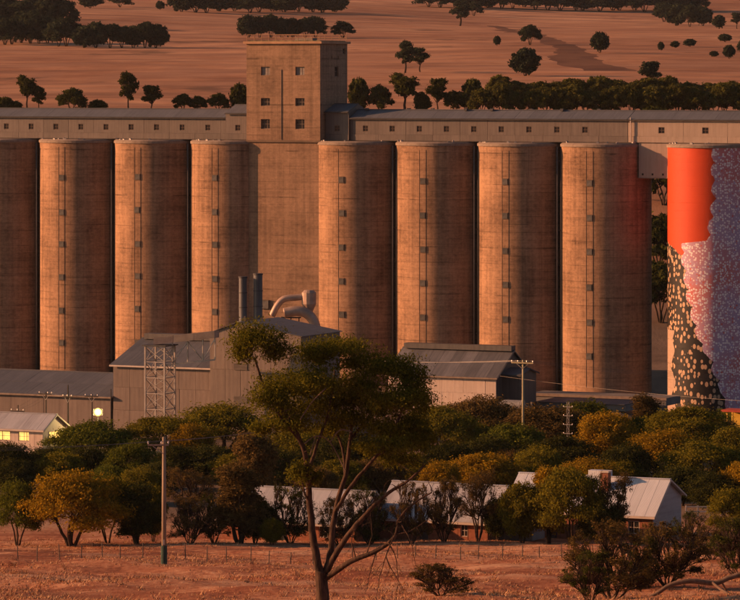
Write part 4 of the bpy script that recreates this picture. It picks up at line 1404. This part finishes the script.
mid('dome', 485, 440, 60, 5.2, 'dark', 'dark tree left of the pale pole foot')
mid('round', 484, 456, 70, 4.6, 'gold', 'golden bush spilling over the weathered house roof', 'bush', 'bush')
mid('round', 440, 464, 40, 4.2, 'gold', 'small golden bush over the left of the weathered roof', 'bush', 'bush')
mid('dome', 538, 450, 52, 4.8, 'olive', 'olive domed bush above the left of the pale roof', 'bush', 'bush')
mid('dome', 590, 462, 60, 4.4, 'gold', 'gold flecked tree behind the pale roof ridge')
# scrub filling the low ground
SCRUB = [(60, 455, 44, 'olive', 'left of the small green paddock bush'), (15, 462, 40, 'dark', 'at the left edge, behind the paddock tree'), (86, 450, 40, 'dark', 'under the wide green tree'), (140, 470, 36, 'olive', 'left of the lone pole top'),
         (212, 448, 60, 'dark', 'under the large olive gold tree'), (238, 456, 50, 'olive', 'left of the tall brownish tree'), (176, 448, 44, 'dark', 'under the flat topped olive tree'), (296, 456, 46, 'dark', 'behind the left gum limb, low down'),
         (340, 462, 50, 'olive', 'between the gum limbs, low down'), (380, 460, 50, 'brown', 'behind the right gum limb, low down'), (416, 456, 46, 'olive', 'right of the gum limbs'), (510, 452, 44, 'brown', 'below the rounded bright green bush'),
         (575, 428, 50, 'olive', 'just behind the aerial mast foot'), (640, 420, 44, 'green', 'right of the round golden bush'), (620, 462, 50, 'olive', 'over the pale roof ridge, right half'), (682, 470, 56, 'dark', 'behind the pale gable, right'),
         (715, 476, 50, 'dark', 'behind the rail fence'), (470, 424, 50, 'olive', 'under the brownish goods shed tree'), (500, 418, 44, 'dark', 'left of the pale pole, farther back'), (720, 422, 46, 'brown', 'left of the red shelter'),
         (664, 414, 46, 'olive', 'under the upright bronze tree')]
for px_, tp, wd_, ky, lb in SCRUB:
    mid('round', px_, tp, wd_, 4.0, ky, 'low scrubby bush ' + lb, 'bush', 'bush')
# in front of the houses
mid('column', 548, 470, 40, 6.5, 'gold', 'gold topped tree covering the left of the pale roof', Y=392)
mid('dome', 572, 474, 66, 6.5, 'olive', 'large dark olive tree in front of the pale house', Y=389)
mid('round', 522, 486, 44, 5.4, 'olive', 'olive tree before the grey garden shed', Y=391)
mid('sparse', 612, 478, 44, 6.0, 'brown', 'twiggy tree crossing the pale house chimney', Y=390)
mid('round', 600, 508, 44, 3.5, 'dark', 'low dark bush at the pale house wall', 'bush', 'bush', Y=388)
mid('twig', 444, 478, 40, 5.5, 'brown', 'wispy brown tree in front of the weathered house', Y=391)
mid('twig', 412, 476, 40, 5.5, 'brown', 'wispy bare tree at the left end of the weathered house', Y=390)
mid('sparse', 478, 474, 36, 5.5, 'brown', 'wispy tree at the right end of the weathered house', Y=393)
mid('round', 497, 500, 26, 4.0, 'dark', 'dark shrub between weathered house and garden shed', 'shrub', 'shrub', Y=394)
mid('twig', 340, 492, 44, 4.6, 'brown', 'bare shrub before the right end of the low dark house', 'shrub', 'shrub', Y=390)
mid('twig', 370, 486, 44, 4.6, 'dark', 'dark shrub between the low dark house and weathered house', 'shrub', 'shrub', Y=391)
mid('round', 255, 500, 36, 3.6, 'dark', 'dark round bush at the wall of the low dark house', 'bush', 'bush', Y=391)
mid('dome', 732, 492, 48, 4.2, 'olive', 'olive tree at the right edge beyond the rail fence', Y=395)
mid('twig', 690, 510, 40, 3.0, 'dark', 'low dark shrub in front of the rail fence', 'shrub', 'shrub', Y=372)

# near twiggy bushes, bottom right
def near_bush(px, base, top, wpx, key, label, var=0, kind='twig'):
    b = hit(px, base, 150, 400)
    h = W(px, top, b.y).z - b.z
    return plant(kind, b, wpx / F * b.y, h, key, label, 'shrub', 'shrub', 'near shrubs at the bottom right', var)
near_bush(612, 599, 512, 118, 'brown', 'large twiggy brown shrub at the bottom right, left of the log', 0)
near_bush(590, 602, 545, 60, 'dark', 'smaller dark shrub in front of the large twiggy one', 1)
near_bush(668, 586, 510, 96, 'brown', 'twiggy brown shrub above the fallen log', 2)
near_bush(640, 590, 532, 60, 'dark', 'dark shrub between the two large twiggy shrubs', 0)
near_bush(738, 578, 512, 70, 'dark', 'dark shrub at the right edge behind the log', 1)
near_bush(712, 560, 520, 50, 'brown', 'low brown shrub behind the fallen log', 2)
near_bush(440, 596, 560, 80, 'brown', 'low straggly shrub right of the big gum', 1)

# fallen log
lg0 = hit(690, 597, 150, 300)
lg = thing('fallen_log', 'grey crooked fallen log at the bottom right corner', 'log', lg0)
def LG(px, py, dy=0): return W(px, py, lg0.y + dy) - lg0
MB().tube(smooth_path([LG(640, 601), LG(656, 594), LG(670, 585), LG(690, 581), LG(715, 583), LG(728, 578), LG(745, 573)], 4), [.10 + .06 * min(1, i / 12) for i in range(25)], 8).build('trunk', M['deadwood'], lg, smooth=True)
MB().tube(smooth_path([LG(712, 582), LG(722, 590, -1), LG(735, 597, -2), LG(746, 601, -2)], 4), .09, 7).build('branch', M['deadwood'], lg, smooth=True)
MB().tube(smooth_path([LG(720, 580), LG(726, 590, 1), LG(728, 600, 1)], 4), .07, 7).build('branch', M['deadwood'], lg, smooth=True)

# ------------------------------------------------------------------ the big gum tree
YH = 190.0
hb_base = at(322, YH)
hero = thing('gum_tree', 'large spreading gum tree with forked trunk in the foreground centre', 'tree', hb_base)
def HP(px, py, dy=0.0): return W(px, py, YH + dy) - hb_base
tr_ = MB()
hr_ = random.Random(5)
def hbranch(pts, r0, r1, k=5, sides=9):
    p = smooth_path([HP(*q) for q in pts], k)
    n = len(p)
    p = [v + Vector((hr_.uniform(-1, 1), hr_.uniform(-1, 1), 0)) * .025 for v in p]
    tr_.tube(p, [r0 + (r1 - r0) * (i / (n - 1)) ** .8 for i in range(n)], sides)
    return p
gpy = HZ + (CZ - hb_base.z) / YH * F
hbranch([(323, gpy + 6), (322, 592), (321, 570)], .36, .27)
B = []
B.append(hbranch([(321, 576), (314, 545), (310, 508), (308, 472, -.5), (300, 440, -.8), (284, 412, -1), (264, 385, -1), (255, 358, -1)], .22, .045))
B.append(hbranch([(325, 578), (331, 548, .3), (335, 512, .5), (345, 476, .8), (350, 440, 1), (354, 404, 1.2), (366, 372, 1.2)], .19, .045))
B.append(hbranch([(326, 572), (344, 541, -.4), (365, 515, -.7), (388, 493, -1), (408, 481, -1.2), (425, 465, -1.3)], .17, .04))
B.append(hbranch([(326, 578), (350, 562, -.8), (376, 551, -1.2), (394, 537, -1.4), (400, 518, -1.4), (414, 503, -1.5), (432, 492, -1.6)], .16, .03))
B.append(hbranch([(335, 512, .5), (354, 482, .2), (376, 456, 0), (394, 430, -.2), (405, 400, -.3)], .11, .035))
B.append(hbranch([(308, 472, -.5), (318, 442, 0), (329, 410, .5), (335, 370, .7)], .10, .035))
B.append(hbranch([(345, 476, .8), (340, 440, 1.4), (318, 405, 1.8), (300, 390, 1.8)], .08, .03))
B.append(hbranch([(300, 440, -.8), (287, 425, -1.4), (274, 408, -1.6)], .08, .03))
B.append(hbranch([(310, 505), (304, 490, -.5), (300, 474, -.6)], .06, .025))
B.append(hbranch([(376, 456, 0), (392, 446, .6), (404, 428, .9)], .06, .025))
B.append(hbranch([(350, 440, 1), (366, 420, 1.6), (386, 392, 1.8), (400, 372, 1.8)], .08, .03))
# drooping dead branches, low right
for q in ([(394, 537, -1.4), (386, 556, -1.7), (379, 580, -1.9), (376, 600, -2)], [(388, 543, -1.4), (396, 558, -1.6), (398, 585, -1.8), (395, 604, -1.9)],
          [(400, 522, -1.4), (410, 540, -1.8), (416, 566, -2)], [(376, 551, -1.2), (370, 572, -1.4), (366, 592, -1.5)], [(386, 556, -1.7), (393, 572, -1.9), (404, 590, -2)],
          [(356, 559, -.9), (352, 540, -1.2), (358, 520, -1.3)], [(366, 555, -1), (372, 535, -1.2), (370, 512, -1.3)], [(394, 535, -1.4), (412, 530, -1.6), (430, 518, -1.7)]):
    pp = hbranch(q, .04, .008, 4, 5)
    for j in range(7):
        s0 = pp[hr_.randint(2, len(pp) - 2)]
        limb(tr_, s0, s0 + Vector((hr_.uniform(-.5, .5), hr_.uniform(-.4, .4), hr_.uniform(-.8, .1))), .012, .004, hr_, .2, 3, 4)
for pp in B[:9]:
    for j in range(10):
        s0 = pp[hr_.randint(len(pp) // 2, len(pp) - 1)]
        limb(tr_, s0, s0 + Vector((hr_.uniform(-.9, .9), hr_.uniform(-.8, .8), hr_.uniform(-.1, .9))), .022, .005, hr_, .2, 4, 4)
tr_.build('trunk', M['bark'], hero, smooth=True)
dw = MB()
for q in ([(345, 470, -1.2), (330, 442, -1.5), (316, 436, -1.6), (304, 444, -1.6)], [(330, 442, -1.5), (340, 430, -1.6), (352, 432, -1.6)], [(316, 436, -1.6), (310, 455, -1.6)], [(300, 420, -2), (312, 402, -2), (326, 388, -2)]):
    dw.tube(smooth_path([HP(*p) for p in q], 4), .028, 5)
dw.build('dead_branch', M['deadwood'], hero)
hcl = []
for (px, py, rx, ry, dy, n) in ((256, 342, 28, 20, -1, 2400), (243, 356, 15, 17, -1, 900), (276, 355, 18, 15, -.6, 1000), (335, 350, 40, 15, .7, 2600), (318, 360, 22, 12, .4, 900),
                            (298, 390, 42, 22, 1.2, 3200), (270, 402, 22, 26, -1.4, 2200), (318, 385, 26, 18, -1, 1500), (384, 370, 36, 18, 1.4, 2800), (412, 386, 20, 22, .8, 1600),
                            (400, 404, 32, 20, -.6, 2400), (362, 388, 22, 16, 0, 1300), (346, 420, 26, 15, 1.2, 1400), (386, 430, 32, 16, .6, 1700), (288, 426, 30, 15, -.6, 1700),
                            (412, 426, 18, 18, .6, 1000), (299, 476, 15, 17, -.6, 800), (318, 480, 10, 10, -.4, 260), (372, 450, 22, 11, 1.0, 700), (262, 430, 13, 12, -1.4, 500),
                            (350, 366, 20, 12, .2, 800), (350, 400, 26, 18, 1.6, 1600), (330, 432, 22, 14, 1.8, 1000), (396, 462, 24, 12, 1.2, 900), (424, 444, 16, 16, .4, 700), (300, 412, 34, 16, .4, 1500), (378, 410, 24, 16, 1.8, 1200), (420, 405, 16, 22, 1.4, 900), (400, 450, 26, 14, -.6, 900), (330, 408, 20, 14, 2, 800)):
    p = HP(px, py, dy)
    sx, sz = rx / F * YH, ry / F * YH
    hcl.append((p.x, p.y, p.z, sx, sx * 1.05, sz, int(n * 1.9)))
cr = leaf_mesh('crown', hcl, .155, 77, LEAF['hero'], .36, .9, .6, 44, .3)
inst('crown', cr, hero)

# ------------------------------------------------------------------ far paddock trees
def far(kind, px, base, wpx, hpx, key, label, group='trees on the far hillside', y0=900, name='tree', cat='tree'):
    b = hit(px, base, y0)
    return plant('far_' + kind, b, wpx / F * b.y, hpx / F * b.y, key, label, name, cat, group)
far('gum', 405, 73, 24, 32, 'far', 'left half of the forked gum standing alone in the paddock right of the tower')
far('gum', 420, 72, 20, 24, 'far', 'right half of the forked gum standing alone in the paddock right of the tower')
far('dome', 530, 45, 24, 20, 'far', 'lone rounded tree on the slope above the dense paddock bush')
far('round', 525, 76, 32, 28, 'far', 'dense blocky dark bush in the paddock, above the gallery', name='bush', cat='bush')
far('round', 600, 53, 20, 21, 'far', 'lone compact tree in the paddock on the right')
far('round', 497, 46, 8, 10, 'far', 'tiny round bush left of the lone rounded tree', name='bush', cat='bush')
far('dome', 343, 38, 24, 17, 'far', 'small tree behind the right corner of the tower roof')
far('gum', 650, 88, 24, 26, 'far', 'thin tall tree rising above the dark belt on the right')
for i, (px, base, w, h, lab) in enumerate(((661, 51, 7, 9, 'leftmost small bush'), (675, 48, 10, 7, 'second small bush'), (690, 47, 14, 8, 'wide low bush'), (725, 42, 15, 8, 'flat low bush near the top right'),
                                          (714, 57, 10, 6, 'small flat bush'), (729, 59, 13, 14, 'round taller bush'), (744, 55, 14, 16, 'bush cut by the right edge'))):
    far('round', px, base, w, h, 'far', lab + ' of the scatter on the right-hand paddock', name='bush', cat='bush')
ORD = ['first', 'second', 'third', 'fourth', 'fifth', 'sixth', 'seventh', 'eighth', 'ninth', 'tenth', 'eleventh', 'twelfth', 'thirteenth', 'fourteenth', 'fifteenth', 'sixteenth', 'seventeenth', 'eighteenth', 'nineteenth', 'twentieth',
       'twenty-first', 'twenty-second', 'twenty-third', 'twenty-fourth', 'twenty-fifth', 'twenty-sixth', 'twenty-seventh', 'twenty-eighth', 'twenty-ninth', 'thirtieth']
def strip(items, key, text, group, y0=900):
    for i, (kd, px, base, w, h) in enumerate(sorted(items, key=lambda q: q[1])):
        far(kd, px, base, w, h, key, f'{ORD[i]} from left {text}', group, y0)
strip([('gum', 27, 112, 24, 36), ('gum', 39, 112, 16, 26), ('dome', 72, 113, 32, 24), ('round', 98, 113, 20, 13), ('gum', 128, 112, 22, 40), ('gum', 152, 112, 22, 26), ('dome', 183, 112, 22, 18),
       ('dome', 199, 112, 18, 16), ('dome', 218, 112, 24, 18), ('round', 240, 112, 22, 28), ('round', 4, 113, 22, 16), ('round', 15, 113, 16, 12)], 'dark', 'of the trees just behind the gallery left of the tower', 'trees behind the left gallery')
strip([('round', 358, 114, 24, 36), ('dome', 380, 114, 28, 28), ('gum', 405, 114, 36, 40), ('gum', 437, 113, 22, 34), ('dome', 455, 113, 26, 22), ('round', 472, 113, 26, 34), ('round', 422, 114, 18, 22)], 'dark', 'of the trees just behind the gallery right of the tower', 'trees behind the right gallery')
b_items = []
r3 = random.Random(21)
for i in range(18):
    b_items.append((r3.choice(['dome', 'dome', 'round']), 482 + i * 15.3 + r3.uniform(-4, 4), 116, r3.uniform(26, 36), r3.uniform(24, 33)))
strip(b_items, 'belt', 'in the front row of the tree belt behind the right gallery', 'belt behind the right gallery')
b_items = []
for i in range(14):
    b_items.append((r3.choice(['dome', 'dome', 'round']), 500 + i * 19 + r3.uniform(-4, 4), 101, r3.uniform(30, 40), r3.uniform(17, 25)))
strip(b_items, 'belt', 'in the back row of the tree belt behind the right gallery', 'belt behind the right gallery')
t_items = []
for i in range(9):
    t_items.append((r3.choice(['round', 'dome']), -4 + i * 9 + r3.uniform(-3, 3), 43 + r3.uniform(-2, 2) + i * .3, r3.uniform(26, 36), r3.uniform(24, 32)))
for px, h in ((84, 22), (96, 26), (110, 24), (122, 22), (133, 22), (145, 26), (156, 24)):
    t_items.append((r3.choice(['round', 'dome']), px, 48, 28, h))
strip(t_items, 'far', 'in the front row of the dark top-left wood', 'wood at the top left')
t_items = [(r3.choice(['round', 'dome']), -5 + i * 12 + r3.uniform(-3, 3), 26 + r3.uniform(-2, 2), 32, r3.uniform(22, 32)) for i in range(7)]
strip(t_items, 'far', 'in the upper row of the dark top-left wood', 'wood at the top left')
t_items = [(r3.choice(['round', 'dome']), 248 + i * 11.5 + r3.uniform(-2, 2), 38, r3.uniform(20, 27), r3.uniform(17, 24)) for i in range(7)]
strip(t_items, 'far', 'of the tree clump just above the tower roof', 'clump above the tower')
t_items = [(r3.choice(['round', 'dome']), 182 + i * 13 + r3.uniform(-3, 3), 12 + r3.uniform(-1, 1), r3.uniform(26, 36), r3.uniform(15, 22)) for i in range(13)]
strip(t_items, 'far', 'in the tree line at the top edge left of the tower', 'tree line along the top')
t_items = [(r3.choice(['round', 'dome']), 430 + i * 12 + r3.uniform(-3, 3), 8 + r3.uniform(-1, 1) + (3 if i > 8 else 0), r3.uniform(26, 36), r3.uniform(15, 22)) for i in range(23)]
strip(t_items, 'far', 'in the tree line at the top edge on the right', 'tree line along the top')
t_items = [('gum', 460, 26, 26, 26), ('dome', 474, 16, 20, 14), ('round', 90, 8, 26, 14), ('dome', 120, 7, 26, 12), ('round', 160, 10, 10, 9)]
strip(t_items, 'far', 'among the single trees close to the top edge', 'single trees near the top')
t_items = [('round', 676, 26, 26, 22), ('dome', 690, 27, 24, 22), ('round', 703, 26, 20, 20), ('dome', 664, 22, 26, 20), ('round', 719, 29, 14, 14), ('gum', 737, 29, 12, 16)]
strip(t_items, 'far', 'of the dark tree cluster at the top right', 'cluster at the top right')
# trees behind the yard, seen through the gap beside the painted silo
for px, Y, h, w, lab in ((661, 728, 11, 12, 'lowest tree seen through the gap beside the painted silo'), (659, 775, 11, 12, 'middle tree seen through the gap beside the painted silo'), (664, 830, 10, 12, 'upper tree seen through the gap beside the painted silo'), (657, 880, 10, 11, 'topmost tree seen through the gap beside the painted silo')):
    plant('far_dome', at(px, Y), w, h, 'dark', lab, group='trees seen in the gap')

# ------------------------------------------------------------------ dry grass in the paddock
def grass(n_t, blades, y0, y1, hmin, hmax, seed):
    g = np.random.default_rng(seed)
    y = g.uniform(y0 ** .5, y1 ** .5, n_t) ** 2
    x = g.uniform(-1, 1, n_t) * y * .105
    dens = np.sin(x * .21 + y * .05) + np.sin(x * .07 - y * .11 + 2) + np.sin(x * .45 + y * .2) * .6 + g.normal(size=n_t) * .9
    keep = dens > -.15
    x, y = x[keep], y[keep]
    n = len(x)
    z = gz(x, y)
    x, y, z = [np.repeat(q, blades) for q in (x, y, z)]
    m = len(x)
    a = g.uniform(0, 6.28, m)
    h = g.uniform(hmin, hmax, m)
    lean = g.uniform(.5, 1.6, m) * h
    bx = x + g.normal(size=m) * .14; by = y + g.normal(size=m) * .14
    wd = g.uniform(.018, .04, m)
    p0 = np.stack([bx - np.sin(a) * wd, by + np.cos(a) * wd, z - .02], 1)
    p1 = np.stack([bx + np.sin(a) * wd, by - np.cos(a) * wd, z - .02], 1)
    p2 = np.stack([bx + np.cos(a) * lean, by + np.sin(a) * lean, z + h], 1)
    v = np.stack([p0, p1, p2], 1).reshape(-1, 3)
    return v
gv = np.concatenate([grass(26000, 6, 165, 400, .05, .16, 3), grass(1500, 14, 165, 400, .15, .38, 4)])
gr = link(bpy.data.objects.new('dry_grass', fast_mesh('dry_grass', gv, np.arange(len(gv)).reshape(-1, 3), M['grass'])))
tag(gr, 'sparse dry straw grass scattered over the red paddock', 'grass', kind='stuff')

# ------------------------------------------------------------------ dusk haze over the valley
hz_ = MB().box(-1900, 1900, -450, 6100, -8, 175).build('haze', None)
hm = bpy.data.materials.new('dusk_haze')
hm.use_nodes = True
hn = hm.node_tree
hn.nodes.clear()
ho = hn.nodes.new('ShaderNodeOutputMaterial')
hv = hn.nodes.new('ShaderNodeVolumePrincipled')
hv.inputs['Color'].default_value = (.86, .86, .88, 1)
hv.inputs['Density'].default_value = 0.000018
hv.inputs['Anisotropy'].default_value = 0.3
hn.links.new(hv.outputs[0], ho.inputs['Volume'])
hz_.data.materials.append(hm)
tag(hz_, 'thin dusk haze lying over the whole valley', 'haze', kind='stuff')
